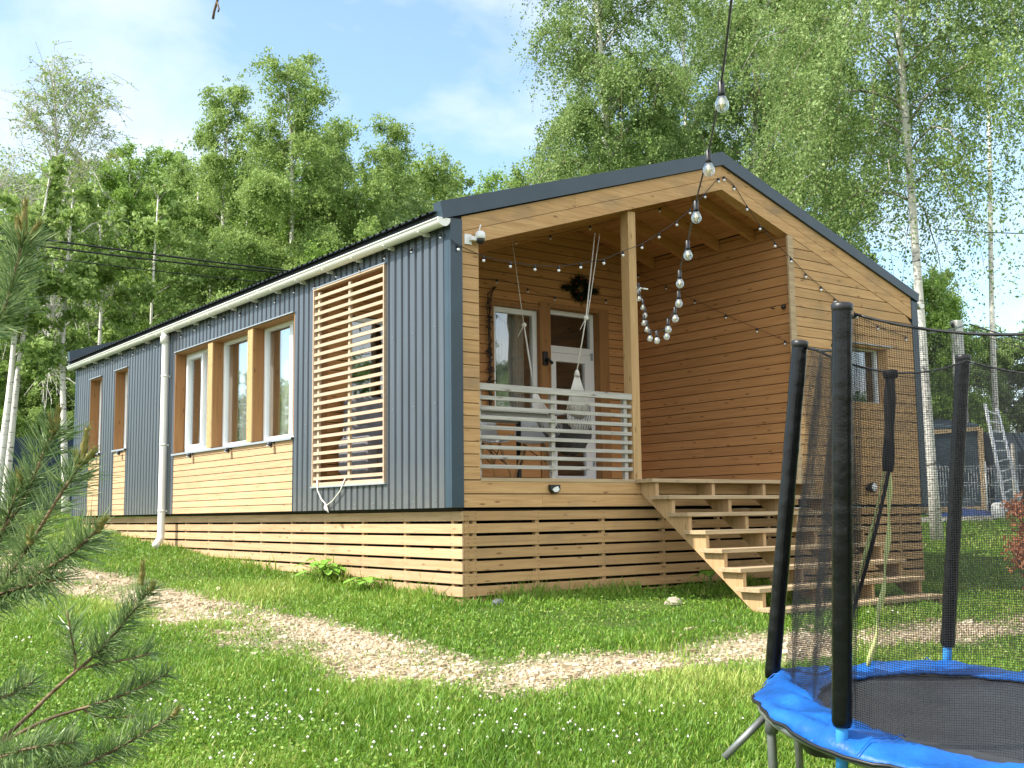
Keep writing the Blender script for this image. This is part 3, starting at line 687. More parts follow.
# front right window
F = ((5.74, .14, 1.31), (1, 0, 0), (0, 1, 0))
window(F, 1.04, .71, (), pane=PANE2, fw_=.02)
t = MB(); t.box(5.70, 5.722, .002, .14, 1.29, 2.04); t.box(6.798, 6.82, .002, .14, 1.29, 2.04); t.box(5.722, 6.798, .004, .14, 2.02, 2.042); t.box(5.722, 6.798, .004, .14, 1.288, 1.305); t.build('window_reveal', WXc, house)
t = MB(); t.box(5.66, 6.88, -.03, .006, 2.045, 2.058); t.build('window_flashing', SILL, house)
# porch window and door
F = ((.45, 2.80, .63), (1, 0, 0), (0, 1, 0)); window(F, 1.14, 1.63, (.57,), pane=PANE2, fw_=.05)
F = ((2.485, 2.80, 1.13), (1, 0, 0), (0, 1, 0)); window(F, .74, 1.47, (), pane=PANE2, fw_=.07, curtain=(.25, .68))
for bxs in ([(2.425, 2.483, 1.08, 2.655), (2.483, 3.227, 2.602, 2.655), (2.483, 3.227, 1.08, 1.128)], [(3.227, 3.405, .301, 2.72)], [(4.262, 4.43, .301, 2.72), (3.405, 4.262, 2.662, 2.72)]):
    t = MB()
    for i, (x0, x1, z0, z1) in enumerate(bxs): t.box(x0, x1, 2.735+.002*(i > 0), 2.935, z0, z1)
    t.build('opening_casing', WREV, house)
d = MB(); F = ((3.407, 2.86, .31), (1, 0, 0), (0, 1, 0)); dw, dh = .853, 2.35
d.fbox(F, 0, .06, 0, .07, 0, dh); d.fbox(F, dw-.06, dw, 0, .07, 0, dh); d.fbox(F, .06, dw-.06, .001, .069, dh-.06, dh)
d.fbox(F, .06, dw-.06, .001, .069, 1.78, 1.87)
dl = [(.065, .175, .02, 1.775), (dw-.175, dw-.065, .02, 1.775), (.175, dw-.175, .02, .14), (.175, dw-.175, 1.66, 1.775)]
for q in dl: d.fbox(F, q[0], q[1], -.01, .06, q[2], q[3])
door = d.build('door', PVC, house, bevel=.003)
g = MB(); g.fbox(F, .17, dw-.17, .02, .026, .13, 1.67); g.fbox(F, .055, dw-.055, .03, .036, 1.865, dh-.055); g.build('door_pane', PANE2, door)
t = MB(); t.tube([(4.145, 2.845, 1.28), (4.145, 2.80, 1.28), (4.03, 2.80, 1.28)], .011); t.box(4.125, 4.165, 2.842, 2.8495, 1.2, 1.42); t.build('door_handle', SILL, door)
for zq in (2.02, .55): t = MB(); t.box(4.19, 4.225, 2.838, 2.8495, zq, zq+.1); t.build('hinge', SILL, door)

# ------------------------------------------------------------------ the stairs
sta = empty('staircase', (3.6, -.8, -.95), 'open wooden staircase of weathered treads leading up to the porch', 'staircase')
RIS = [-.215-.226*i for i in range(8)]
for i in range(8):
    z = .30-.175*i; yf = RIS[i]-.03
    t = MB(); x0 = 2.32+rng.uniform(-.03, .02); x1 = 4.93+rng.uniform(-.02, .03)
    t.box(x0, x1, yf, (-.001 if i == 0 else yf+.29), z-.040, z); t.build('tread', WTREAD, sta, bevel=.004)
for x in (2.365, 3.2, 4.02, 4.84):
    pts = [(-.001, .2585), (RIS[0], .2585)]
    for i in range(1, 8):
        z = .30-.175*i-.0415; pts += [(RIS[i-1], z), (RIS[i], z)]
    pts += [(RIS[7], -1.14), (RIS[7]+.12, -1.14), (-.001, .155)]
    t = MB(); t.prism(pts, 0, x, x+.045); t.build('stringer', WSTR, sta)
# ------------------------------------------------------------------ lights and fittings on the house
def spot(y, z, label):
    e = empty('wall_light', (-.002, y, z), label, 'wall light', 'small floodlights under the window sills')
    t = MB(); t.box(-.008, .0, y-.02, y+.02, z+.005, z+.035); t.tube([(-.006, y, z+.015), (-.045, y, z+.018), (-.055, y, z-.005)], .008); t.build('bracket', BLACK, e)
    t = MB(); t.lathe([(.02, -.02), (.036, .0), (.038, .03), (.034, .032)], (-.055, y, z-.005), (-.5, 0, -.85), 14); t.build('lamp_head', BLACK, e)
    t = MB(); t.lathe([(.032, 0), (.03, .006), (.0, .009)], np.array((-.055, y, z-.005))+np.array((-.5, 0, -.85))/.986*.031, (-.5, 0, -.85), 14); t.build('lens', WHITE, e)
spot(6.40, .825, 'small floodlight under the sill of the leftmost of the three wide windows')
spot(5.08, .825, 'small floodlight under the sill of the middle of the three wide windows')
spot(3.80, .825, 'small floodlight under the sill of the wide window nearest the slatted screen')
spot(9.47, 1.02, 'small floodlight under the narrow window next to the downpipe')
spot(10.83, 1.02, 'small floodlight under the narrow window farthest from the porch')
e = empty('wall_light', (1.2, .0, .20), 'black wedge floodlight on the boards below the porch railing', 'wall light')
t = MB(); t.prism([(1.13, .185), (1.16, .155), (1.22, .155), (1.25, .185), (1.25, .235), (1.13, .235)], 1, -.04, .006); t.build('lamp_housing', BLACK, e, bevel=.004)
t = MB(); t.prism([(1.145, .188), (1.17, .165), (1.21, .165), (1.235, .188), (1.215, .222), (1.165, .205)], 1, -.044, -.0402); t.build('lens', WHITE, e)
e = empty('wall_light', (6.25, .0, .23), 'round black spotlight on the boards behind the trampoline net', 'wall light')
t = MB(); t.lathe([(.04, 0), (.04, .012), (.018, .02), (.018, .05), (.062, .05), (.066, .10), (.058, .105)], (6.25, .008, .23), (0, -1, 0), 18); t.build('lamp_head', BLACK, e)
t = MB(); t.lathe([(.052, 0), (.05, .004), (0, .008)], (6.25, -.098, .23), (0, -1, 0), 18); t.build('lens', WHITE, e)
# camera
e = empty('security_camera', (.22, .0, 2.56), 'white dome security camera with black lens ball at the porch corner', 'camera')
t = MB(); t.box(.155, .235, -.012, .004, 2.50, 2.60); t.box(.20, .27, -.06, -.0125, 2.535, 2.575); t.build('mount', WHITE, e, bevel=.004)
t = MB(); t.lathe([(.0, .0), (.03, -.004), (.046, -.02), (.05, -.05), (.05, -.075), (.044, -.078)], (.30, -.06, 2.635), (0, 0, 1), 18); t.build('housing', WHITE, e)
t = MB(); t.ball((.30, -.06, 2.545), .042, 12); t.build('lens_ball', BLACK, e)
t = MB(); t.tube([(.295, -.05, 2.63), (.30, -.05, 2.66), (.312, -.05, 2.70)], .006); t.build('antenna', WHITE, e)
# wreath
wr = empty('wreath', (3.93, 2.72, 2.96), 'dark evergreen wreath with red berries on the porch back wall', 'wreath')
rw = np.random.default_rng(3); V = []; Fq = []; Tn = []
for i in range(2600):
    a = rw.uniform(0, 6.283); rr = .125+.03*rw.normal(); sp_ = rw.normal(0, .022)
    c = np.array([3.93+rr*math.cos(a), 2.715+sp_, 2.96+rr*math.sin(a)])
    if i > 2200: c = np.array([3.93+(.18+rw.uniform(0, .14))*(1 if i % 2 else -1), 2.73+rw.normal(0, .01), 2.96+rw.normal(0, .018)])
    d = rw.normal(0, 1, 3); d /= np.linalg.norm(d); s_ = np.cross(d, rw.normal(0, 1, 3)); s_ /= np.linalg.norm(s_)
    b = len(V); V += [c-s_*.003, c+s_*.003, c+s_*.002+d*.05, c-s_*.002+d*.05]; Fq.append((b, b+1, b+2, b+3)); Tn.append(rw.uniform(0, .4))
np_mesh('wreath_needles', np.array(V), np.array(Fq), leaf_mat('dark spruce sprigs', [(.006, .012, .006), (.015, .03, .013), (.03, .05, .022)], .1), wr, attr=np.array(Tn))
t = MB()
for i in range(7):
    a = i*.9; t.ball((3.93+.13*math.cos(a), 2.675, 2.96+.13*math.sin(a)), .012, 6)
t.build('berry', plain('red berries', (.5, .03, .03), .3), wr)
# black wall lamp between the window and the door, hook on the porch side wall
e = empty('wall_lamp', (3.30, 2.73, 1.98), 'small black lamp on the casing between porch window and door', 'wall lamp')
t = MB(); t.box(3.26, 3.335, 2.705, 2.734, 1.88, 2.06); t.build('lamp_body', BLACK, e, bevel=.004)
t = MB(); t.tube([(3.3, 2.705, 1.95), (3.3, 2.66, 1.95), (3.36, 2.65, 1.90)], .022); t.build('lamp_head', BLACK, e)
e = empty('wall_hook', (4.94, .13, 2.41), 'little black hook near the front edge of the porch side wall', 'hook')
t = MB(); t.tube([(4.964, .30, 2.42), (4.90, .30, 2.42), (4.90, .24, 2.41)], .006); t.ball((4.93, .13, 2.41), .03, 8); t.build('hook_arm', BLACK, e)
e = empty('wall_hook', (2.39, .02, 2.34), 'pale metal hook screwed into the porch post', 'hook')
t = MB(); t.tube([(2.384, .10, 2.36), (2.50, .04, 2.345), (2.56, .02, 2.34)], .009); t.build('hook_arm', WHITE, e)

# ------------------------------------------------------------------ string lights
def string(name, pts, label, bulb_r, every, cable_r, group=None, big=True, cable_m=BLACK, sub=6, bulbs=None):
    pts = np.array(pts, float)
    e = empty(name, tuple(pts[0]), label, 'string lights', group)
    # smooth polyline (Catmull-Rom)
    P = np.vstack([2*pts[0]-pts[1], pts, 2*pts[-1]-pts[-2]]); C_ = []
    for i in range(1, len(P)-2):
        for u in np.linspace(0, 1, sub, endpoint=False):
            a, b, c, d = P[i-1], P[i], P[i+1], P[i+2]
            C_.append(.5*(2*b+(c-a)*u+(2*a-5*b+4*c-d)*u*u+(3*b-a-3*c+d)*u**3))
    C_.append(P[-2]); t = MB(); t.tube(C_, cable_r, 6); t.build('cable', cable_m, e)
    for q in (pts if bulbs is None else np.array(bulbs, float)):
        if big:
            s = MB(); s.lathe([(.009, .008), (.012, .004), (.012, -.032), (.014, -.048)], q, n=10); sk_ = s.build('socket', BLACK, e)
            if q[0] < -3.3: continue
            b = MB(); zb = -.048; b.lathe([(.014, zb), (.016, zb-.004), (bulb_r*.72, zb-.010), (bulb_r*.96, zb-.020), (bulb_r, zb-.029), (bulb_r*.95, zb-.039), (bulb_r*.72, zb-.049), (bulb_r*.4, zb-.055), (.001, zb-.057)], q, n=14)
            bb = b.build('bulb', BULB, e)
            f_ = MB(); f_.lathe([(.006, zb), (.008, zb-.02), (.003, zb-.05)], q, n=6); f_.build('filament', plain_fil, bb)
        else:
            s = MB(); s.lathe([(.009, 0), (.013, -.004), (.013, -.032)], q, n=8); s.build('socket', BLACK, e)
            b = MB(); b.ball(q+np.array([0, 0, -.032-bulb_r*.8]), bulb_r, 8); b.build('bulb', SMALLB, e)
    return e
plain_fil = plain('brass filament', (.78, .66, .42), .4)
SMALLB = plain('small milky bulb', (.80, .80, .82), .15, 0, .7)
BIG = [(-3.6,-6.72,1.445),(-3.387,-6.491,1.43),(-2.85,-5.951,1.43),(-2.327,-5.4,1.435),(-1.816,-4.84,1.437),(-1.299,-4.282,1.43),(-0.826,-3.754,1.42),(-0.396,-3.32,1.411),(0.018,-2.876,1.415),(0.336,-2.486,1.42),(0.611,-2.191,1.429),(0.83,-1.856,1.46),(1.06,-1.537,1.54),(1.311,-1.243,1.685),(1.492,-1.017,1.795),(1.702,-0.815,1.917),(1.888,-0.597,2.05),(1.988,-0.439,2.175),(2.116,-0.301,2.295),(2.5,0.03,2.345)]
string('string_lights', [(-4.6, -7.9, 1.62), (-4.1, -7.3, 1.48)]+BIG, 'black cable of large clear globe bulbs drooping from the porch post towards the trampoline', .025, 1, .0042, bulbs=BIG[1:-1])
G1 = [(-.03,-.03,2.52),(.074,-.02,2.477),(.372,-.01,2.411),(.69,-.01,2.393),(.995,-.01,2.401),(1.3,-.01,2.429),(1.591,-.01,2.497),(1.908,-.01,2.58),(2.182,-.01,2.702),(2.461,-.01,2.821),(2.721,-.01,2.974),(2.999,-.01,3.153),(3.215,-.01,3.32),(3.467,-.01,3.546),(3.704,-.01,3.768)]
string('garland', G1, 'thin black garland of small white bulbs along the left half of the porch gable', .016, 1, .004, big=False, bulbs=G1[1:])
G2 = [(3.795,-.01,3.802),(3.96,-.01,3.723),(4.173,-.01,3.513),(4.39,-.01,3.311),(4.649,-.01,3.141),(4.934,-.012,2.988),(5.2,-.01,2.831),(5.485,-.01,2.702),(5.752,-.01,2.58),(6.185,-.01,2.427),(6.62,-.01,2.318),(7.227,-.01,2.227)]
string('garland', G2, 'thin black garland of small white bulbs crossing the siding right of the gable peak', .017, 1, .004, big=False)
G3 = [(4.94,2.66,3.28),(4.94,2.121,3.02),(4.94,1.599,2.74),(4.94,1.068,2.46),(4.94,.563,2.21),(4.94,.137,2.0)]
string('garland', G3, 'thin garland of small bulbs slanting down the porch side wall', .014, 1, .0025, big=False)
G4 = [(.30,2.70,2.58),(.95,2.70,2.66),(1.75,2.70,2.78),(2.5,2.69,2.92),(3.0,2.69,2.86),(3.45,2.69,2.80),(4.35,2.69,2.86),(4.85,2.69,3.02)]
string('garland', G4, 'thin garland of small bulbs along the top of the porch back wall', .014, 1, .0025, big=False)
G5 = [(2.45,2.2,3.32),(2.75,1.9,3.36),(3.05,1.5,3.44),(3.3,1.1,3.50),(3.5,.75,3.56),(3.66,.35,3.58)]
string('garland', G5, 'thin garland of small bulbs under the porch rafters', .014, 1, .0025, big=False)
G6 = [(-.035, .12+.52*i, 2.60-.035*math.sin(i*1.6)**2) for i in range(22)]
string('garland', G6, 'thin garland of small bulbs strung under the gutter along the metal wall', .010, 1, .003, big=False)
e = empty('fairy_lights', (2.38, 2.72, 2.4), 'clustered black fairy light cable hanging beside the porch window', 'fairy lights')
t = MB(); rg = np.random.default_rng(8)
for k in range(3):
    pts = [(2.52-.02*k, 2.72, 2.83)]+[(2.40+rg.normal(0, .018), 2.715+rg.normal(0, .01), 2.72-.085*i) for i in range(20)]
    t.tube(pts, .006, 5)
for i in range(70):
    z = rg.uniform(1.1, 2.7); t.tube([(2.40+rg.normal(0, .02), 2.71, z), (2.40+rg.normal(0, .035), 2.70+rg.normal(0, .01), z+rg.uniform(-.03, .03))], .007, 4)
t.build('cable', BLACK, e)
# power cables
def cable(pts, r, label, n=24, sag=.4, group=None):
    p0, p1 = np.array(pts[0]), np.array(pts[1]); u = np.linspace(0, 1, n)[:, None]
    q = p0+(p1-p0)*u; q[:, 2] -= (4*sag*u*(1-u))[:, 0]
    t = MB(); t.tube(q, r, 6); tag(t.build('power_cable', BLACK, base=tuple(p0)), label, 'cable', group)
GR = 'power cables strung across the trees'
cable((at(-60, 225, 22), at(395, 283, 30)), .022, 'upper black power cable crossing the trees left of the roof', group=GR, sag=.05)
cable((at(-60, 232, 22), at(395, 281, 30)), .020, 'thick lower black power cable just under the upper one on the left', group=GR, sag=.12)
cable((at(-60, 243, 22.5), at(395, 293, 30)), .011, 'thinnest and lowest black power cable left of the roof', group=GR, sag=.1)
cable((at(880, 331, 22), at(966, 325, 27)), .018, 'black power cable running from the house corner to the white pole', group=GR, sag=.12)
cable((at(969, 324, 27), at(1080, 351, 24)), .018, 'upper power cable leaving the white pole to the right', group=GR, sag=.06)
cable((at(969, 330, 27), at(1080, 362, 24)), .010, 'thin power cable leaving the white pole to the right below the thicker one', group=GR, sag=.06)
cable((at(935, 229, 26), at(1080, 233, 26)), .012, 'thin dark wire high between the birches on the right', sag=.05)
hc = MB(); hc.tube([at(216, -30, 5), at(217.5, 0, 5), at(214, 12, 5.02), at(213, 19, 5.02)], .006, 6); hc.tube([at(217, 2, 5), at(219, 9, 4.98), at(218, 12, 4.98)], .004, 5)
tag(hc.build('birch_twig', TWIG, base=tuple(at(216, -30, 5))), 'short dark twig hanging into view from the top of the sky', 'twig')

# ------------------------------------------------------------------ porch furniture
tb = empty('garden_table', (1.2, 1.15, .3), 'pale grey table behind the porch railing', 'table')
t = MB(); t.box(.40, 1.95, .72, 1.48, 1.012, 1.04); t.build('table_top', TABLEM, tb, bevel=.004)
t = MB(); t.box(.5, 1.85, .8, .83, .96, 1.011); t.box(.5, 1.85, 1.37, 1.40, .96, 1.011); t.build('apron', TABLEM, tb)
for x in (.5, 1.81):
    for y in (.79, 1.37): t = MB(); t.box(x, x+.04, y, y+.04, .30, 1.011); t.build('leg', BLACK, tb)
def make_chair(label):
    e = empty('shell_chair', (0, 0, 0), label, 'chair', 'white shell chairs around the porch table')
    prof = [(-.22, .43), (-.18, .445), (-.08, .44), (.04, .432), (.13, .44), (.185, .48), (.215, .56), (.235, .66), (.25, .76), (.255, .82)]
    V = []; nu = 11
    for i, (y, z) in enumerate(prof):
        wd = [.20, .225, .235, .235, .235, .235, .23, .22, .20, .15][i]
        for k in range(nu):
            u = -1+2*k/(nu-1); sd = abs(u)**3*.09
            V.append((u*wd, y-(sd*.9 if i > 5 else sd*.2), z+(sd*1.0 if 1 <= i <= 5 else sd*.3)))
    t = MB(); t.add(V, [(i*nu+k, i*nu+k+1, (i+1)*nu+k+1, (i+1)*nu+k) for i in range(len(prof)-1) for k in range(nu-1)], True)
    s = t.build('shell', SHELL, e); so_ = s.modifiers.new('solid', 'SOLIDIFY'); so_.thickness = .008; sb = s.modifiers.new('sub', 'SUBSURF'); sb.levels = 1; sb.render_levels = 1
    for sx in (-1, 1):
        for sy in (-1, 1):
            t = MB(); t.tube([(sx*.10, sy*.10-.02, .425), (sx*.22, sy*.21-.01, .0)], [.018, .010], 8); t.build('leg', LEGW, e)
    t = MB()
    for sx in (-1, 1):
        t.tube([(sx*.11, .10, .40), (sx*.17, -.15, .20)], .005, 5); t.tube([(sx*.11, -.12, .40), (sx*.17, .14, .20)], .005, 5); t.tube([(-.11, sx*.11, .40), (.17, sx*.15, .20)], .005, 5)
    t.build('wire_brace', BLACK, e)
    return e
def copy_thing(o, loc, rz, label=None, group=None):
    c = o.copy(); COL.objects.link(c); c.location = loc; c.rotation_euler = (0, 0, rz)
    if label: c['label'] = label
    if group: c['group'] = group
    for ch in list(o.children):
        d = ch.copy(); COL.objects.link(d); d.parent = c
        for g in list(ch.children):
            h = g.copy(); COL.objects.link(h); h.parent = d
    return c
c0 = make_chair('white shell chair at the end of the porch table nearest the corner column')
c0.location = (.80, 1.42, .30); c0.rotation_euler = (0, 0, .1)
copy_thing(c0, (1.42, 1.45, .30), -.12, 'white shell chair in the middle behind the porch table')
copy_thing(c0, (1.98, 1.30, .30), -.75, 'white shell chair turned at the corner of the porch table by the hammock')
ac = empty('armchair', (.62, 2.2, .3), 'grey padded armchair just behind the slatted screen', 'armchair')
def cushion(name, x0, x1, y0, y1, z0, z1):
    t = MB(); t.box(x0, x1, y0, y1, z0, z1); o = t.build(name, SOFA, ac, bevel=.06)
    o.modifiers['bevel'].segments = 4; return o
cushion('seat', .30, 1.0, 1.95, 2.6, .42, .68); cushion('base', .28, 1.02, 1.95, 2.62, .31, .43)
cushion('backrest', .30, 1.0, 2.42, 2.70, .60, .98); cushion('headrest', .32, .98, 2.45, 2.72, .94, 1.3)
for x in (.20, .96): cushion('armrest', x, x+.16, 1.92, 2.6, .40, .82)
# hammock
hm = empty('hammock', (2.2, 1.2, 2.9), 'dark grey hammock with white cords hanging behind the railing by the door', 'hammock')
A0, A1, A2 = np.array((2.332, .6, 3.05)), np.array((2.175, .6, 2.076)), np.array((2.031, .6, 1.475)); B0, B1, B2 = np.array((1.70, 1.3, 3.05)), np.array((1.857, 1.3, 2.07)), np.array((1.985, 1.3, 1.36))
t = MB(); t.tube([A0, A1, A2], .007, 6); t.tube([A0+(.07, 0, 0), A1+(.02, 0, 0), A1], .005, 6); t.tube([B0, B1], .004, 6); t.tube([B1, B2], .009, 6)
for c in (A1, B1):
    t.ball(c, .03, 6)
    for k in range(3): t.tube([c, c+np.array((-.05-.02*k, 0, -.08-.03*k))], .004, 4)
t.build('rope', CORDW, hm)
nu, nv = 20, 15; V = []
for i in range(nu):
    s = i/(nu-1); p = A2*(1-s)+B2*s+np.array([.22*math.sin(math.pi*s), 0, 0]); sag = math.sin(math.pi*s)
    wd = .03+.50*sag**.6
    for k in range(nv):
        u = -1+2*k/(nv-1); V.append((p[0]+u*wd*.55, p[1]+u*wd*.12, p[2]-.80*sag**.75+.16*abs(u)**2*sag+.012*math.sin(k*2.1)*sag-.02))
fc_ = [(i*nv+k, i*nv+k+1, (i+1)*nv+k+1, (i+1)*nv+k) for i in range(3, nu-4) for k in range(nv-1)]
t = MB(); t.add(V, fc_, True); h_ = t.build('cloth', CLOTHG, hm); h_.modifiers.new('solid', 'SOLIDIFY').thickness = .006
t = MB()
for k in range(nv):
    t.tube([A2+(0, 0, .02), V[1*nv+k], V[2*nv+k], V[3*nv+k]], .0075, 4); t.tube([V[3*nv+k], np.array(V[3*nv+k])+(.01, -.02, -.16)], .006, 4); t.tube([B2, V[(nu-2)*nv+k], V[(nu-5)*nv+k]], .0055, 4)
t.lathe([(.012, .02), (.024, 0), (.034, -.05)], A2, n=14)
t.build('fringe', CORDW, hm)
# cord tied to the screen
t = MB(); z0 = .30
t.tube([(-.03, 2.62, .36), (-.035, 2.60, .24), (-.035, 2.50, .14), (-.035, 2.38, .075), (-.035, 2.25, .12), (-.035, 2.08, .22), (-.03, 1.98, .35)], .0075, 6)
for k in range(4): t.tube([(-.035, 2.42, .08), (-.042, 2.40+.03*math.sin(k*2), .03+.02*k), (-.04, 2.34+.02*k, -.0+.02*k), (-.038, 2.38, .07)], .0065, 5)
tag(t.build('cord', CORDW, base=(-.03, 2.6, .36)), 'white cord knotted in a loop on the foot of the slatted screen', 'cord')
# ------------------------------------------------------------------ trampoline
TC = np.array([-1.115, -6.024, -.92]); TR = 1.135; tn = np.array([.0147, -.0838, 1.0]); tn /= np.linalg.norm(tn)
tex = np.array([1, 0, -.0147]); tex /= np.linalg.norm(tex); tey = np.cross(tn, tex); TPH = 2.97
def tp(r, a, h=0): return TC+r*(math.cos(a)*tex+math.sin(a)*tey)+tn*h
tra = empty('trampoline', (TC[0], TC[1], gz(TC[0], TC[1])), 'round trampoline with blue padding and a black safety net on padded poles', 'trampoline')
rt_ = np.random.default_rng(21)
t = MB(); t.tube([tp(TR, 2*math.pi*i/72, -.035) for i in range(72)], .021, 10, closed=True); t.build('frame_ring', GALV, tra)
t = MB(); nr, na = 14, 72
V = [tp(0, 0, -.035)]+[tp(.915*(i+1)/nr, 2*math.pi*k/na, -.035+.03*((i+1)/nr)**4) for i in range(nr) for k in range(na)]
Fm = [(0, 1+k, 1+(k+1) % na) for k in range(na)]+[(1+i*na+k, 1+(i+1)*na+k, 1+(i+1)*na+(k+1) % na, 1+i*na+(k+1) % na) for i in range(nr-1) for k in range(na)]
t.add(V, Fm, True); jm = t.build('jumping_mat', MAT_, tra)
t = MB(); t.tube([tp(.91, 2*math.pi*i/72, -.004) for i in range(72)], .011, 6, closed=True); t.build('mat_hem', BLACK, jm)
# padding: eight puckered panels
na, nr = 240, 12; V = []
for i in range(nr):
    f = i/(nr-1)
    for k in range(na):
        a = 2*math.pi*k/na; seg = abs(math.sin(a*3+1.1))
        rin = .875+.022*seg+.007*math.sin(a*31); rout = TR+.030+.008*math.sin(a*17+1)+.006*math.sin(a*41)
        r = rin+(rout-rin)*f; h = .014+.009*math.sin(math.pi*f)**.6+.003*math.sin(a*61+f*17+2*math.sin(a*13))*math.sin(math.pi*f)+.0015*math.sin(a*97-f*23)+.010*math.sin(a*23+f*5)*math.sin(math.pi*min(1, f*1.2))+.012*math.sin(a*7+f*9)*(.3+f)+rt_.normal()*.0018
        if f > .8: h -= (f-.8)**2*.75
        if abs(((a-TPH) % (math.pi/3))-math.pi/6) > math.pi/6-.05 and f > .8: h += .008
        V.append(tp(r, a, h))
t = MB(); t.add(V, [(i*na+k, (i+1)*na+k, (i+1)*na+(k+1) % na, i*na+(k+1) % na) for i in range(nr-1) for k in range(na)], True)
pd = t.build('padding', PAD, tra); pd.modifiers.new('solid', 'SOLIDIFY').thickness = .012
t = MB(); t.tube([np.array(V[(nr-1)*na+k])-tn*.004 for k in range(0, na, 2)], .008, 6, closed=True); t.build('edge_binding', BLACK, pd)
for k in range(6):
    kk = int((TPH+k*math.pi/3+.12)/(2*math.pi)*na) % na; t = MB(); t.tube([np.array(V[i*na+kk])+tn*.0135 for i in range(nr)], .0025, 5); t.build('seam', PAD, pd)
# side skirt of dark cloth under the ring
t = MB(); na = 96
V = [tp(TR-.02, 2*math.pi*k/na, -.02) for k in range(na)]+[tp(TR-.10+.012*math.sin(k*1.7), 2*math.pi*k/na, -.10-.03*math.sin(k*.5)) for k in range(na)]
t.add(V, [(k, k+na, (k+1) % na+na, (k+1) % na) for k in range(na)], True); t.build('under_cloth', BLACK, tra)
TOPPX = {0: ((842, 305), None), 5: ((800, 342), None), 4: ((963, 356), None)}
bases, tops = {}, {}
for k in range(6):
    a = TPH+k*math.pi/3; b = tp(TR+.04, a, -.02); bases[k] = b; tops[k] = b+tn*1.63
d = {0: ((842, 742), (842, 306)), 5: ((771, 690), (800, 343)), 4: ((947, 657), (963, 357))}
for k, (bp_, tp_) in d.items():
    for store, q in ((bases, bp_), (tops, tp_)):
        dep = (store[k]-CAM)@fw; store[k] = at(q[0], q[1], dep)
for k in range(6):
    b, tt = bases[k], tops[k]; ax = (tt-b)/np.linalg.norm(tt-b); pol = MB(); pol.tube([b-ax*.13, b+ax*.22], .0225, 14); po_ = pol.build('pole', POLEB, tra)
    n_ = 90; q = [b+ax*(.055+(np.linalg.norm(tt-b)-.055)*i/(n_-1)) for i in range(n_)]
    rr = [.0365+.0003*math.sin(i*1.3+k)+.0006*math.sin(i*.37+2*k)+.0002*rt_.normal() for i in range(n_)]
    rr[0] = .031; s = MB(); s.tube(q, rr, 18, noise=.003, rng=rt_); s.build('foam_sleeve', SLEEVE, po_)
    c = MB(); c.lathe([(.034, -.03), (.040, -.012), (.041, .004), (.034, .012), (.0, .014)], tt, ax, 16); c.build('pole_cap', BLACK, po_)
# legs: three W stands
for k in range(3):
    a0 = TPH-.30+k*2*math.pi/3; P0, P1 = tp(TR-.01, a0), tp(TR-.01, a0-.75)
    g0 = np.array([P0[0], P0[1], gz(P0[0], P0[1])+.01]); g1 = np.array([P1[0], P1[1], gz(P1[0], P1[1])+.01])
    if k == 0: P0, P1 = tp(TR-.01, 2.52), tp(TR-.01, 1.75); g0, g1 = np.array([P0[0], P0[1], gz(P0[0], P0[1])]), np.array([P1[0], P1[1], gz(P1[0], P1[1])])
    out = (P0-TC)/np.linalg.norm(P0-TC)
    t = MB(); t.tube([P0-tn*.02, P0-tn*.10, g0+(0, 0, .03)], .019, 10); t.tube([P1-tn*.02, P1-tn*.10, g1+(0, 0, .03)], .019, 10); t.tube([g0+(0, 0, .03), g1+(0, 0, .03)], .019, 10)
    t.lathe([(.026, -.05), (.026, .05)], P0-tn*.05, tn, 10); t.lathe([(.026, -.05), (.026, .05)], P1-tn*.05, tn, 10)
    t.build('leg', GALV, tra)
# the slanting brace that shows left of the ring
t = MB(); q0 = tp(TR-.02, 2.38, -.06); q1 = at(724, 758, (q0-CAM)@fw-.02); q1[2] = max(q1[2], gz(q1[0], q1[1])+.02)
t.tube([q0, q1], .016, 10); t.build('brace', GALV, tra)
# net
def net_panel(k0, k1, nu=26, nv=40, hole=None, fold=.0, sag=.10):
    A, B, C0, C1 = bases[k0], bases[k1], tops[k0], tops[k1]; cen = TC
    V, UV, idx = [], [], {}; faces = []
    wid = np.linalg.norm(B-A)
    lo_f, hi_f = .03, .985
    for j in range(nv+1):
        fv = lo_f+(hi_f-lo_f)*j/nv
        if hole:
            top_f, uc, ul, ur = hole
            w_ = max(0, 1-fv/top_f); lft = uc+(ul-uc)*math.sin(math.pi*min(w_, 1))*.9+.010*math.sin(fv*40)*w_; rgt = max(lft+.002, uc+(ur-uc)*w_**1.1)
            us = np.r_[np.linspace(0, lft, nu//2), np.linspace(rgt, 1, nu//2)]
        else: us = np.linspace(0, 1, nu)
        for i, u in enumerate(us):
            p = (A*(1-u)+B*u)*(1-fv)+(C0*(1-u)+C1*u)*fv
            inw = TC+tn*((p-TC)@tn)-p; inw /= np.linalg.norm(inw)
            p = p+inw*(.06+.05*math.sin(math.pi*u)*math.sin(math.pi*fv))-np.array([0, 0, 1])*sag*4*u*(1-u)*fv**6
            if fold: p = p+inw*fold*math.sin(u*21+2*math.sin(fv*4))*(.4+.6*math.sin(math.pi*fv))
            V.append(p); UV.append((u*wid*(1.25 if fold else 1)+fv*.05, fv*1.63+.02*math.sin(u*9)))
    m = len(us)
    for j in range(nv):
        for i in range(m-1):
            if hole and i == nu//2-1:
                if lo_f+(hi_f-lo_f)*j/nv < hole[0]-.02: continue
            faces.append((j*m+i, j*m+i+1, (j+1)*m+i+1, (j+1)*m+i))
    return V, faces, UV, m
t = MB(); UVs = []; allf = []
rope = []
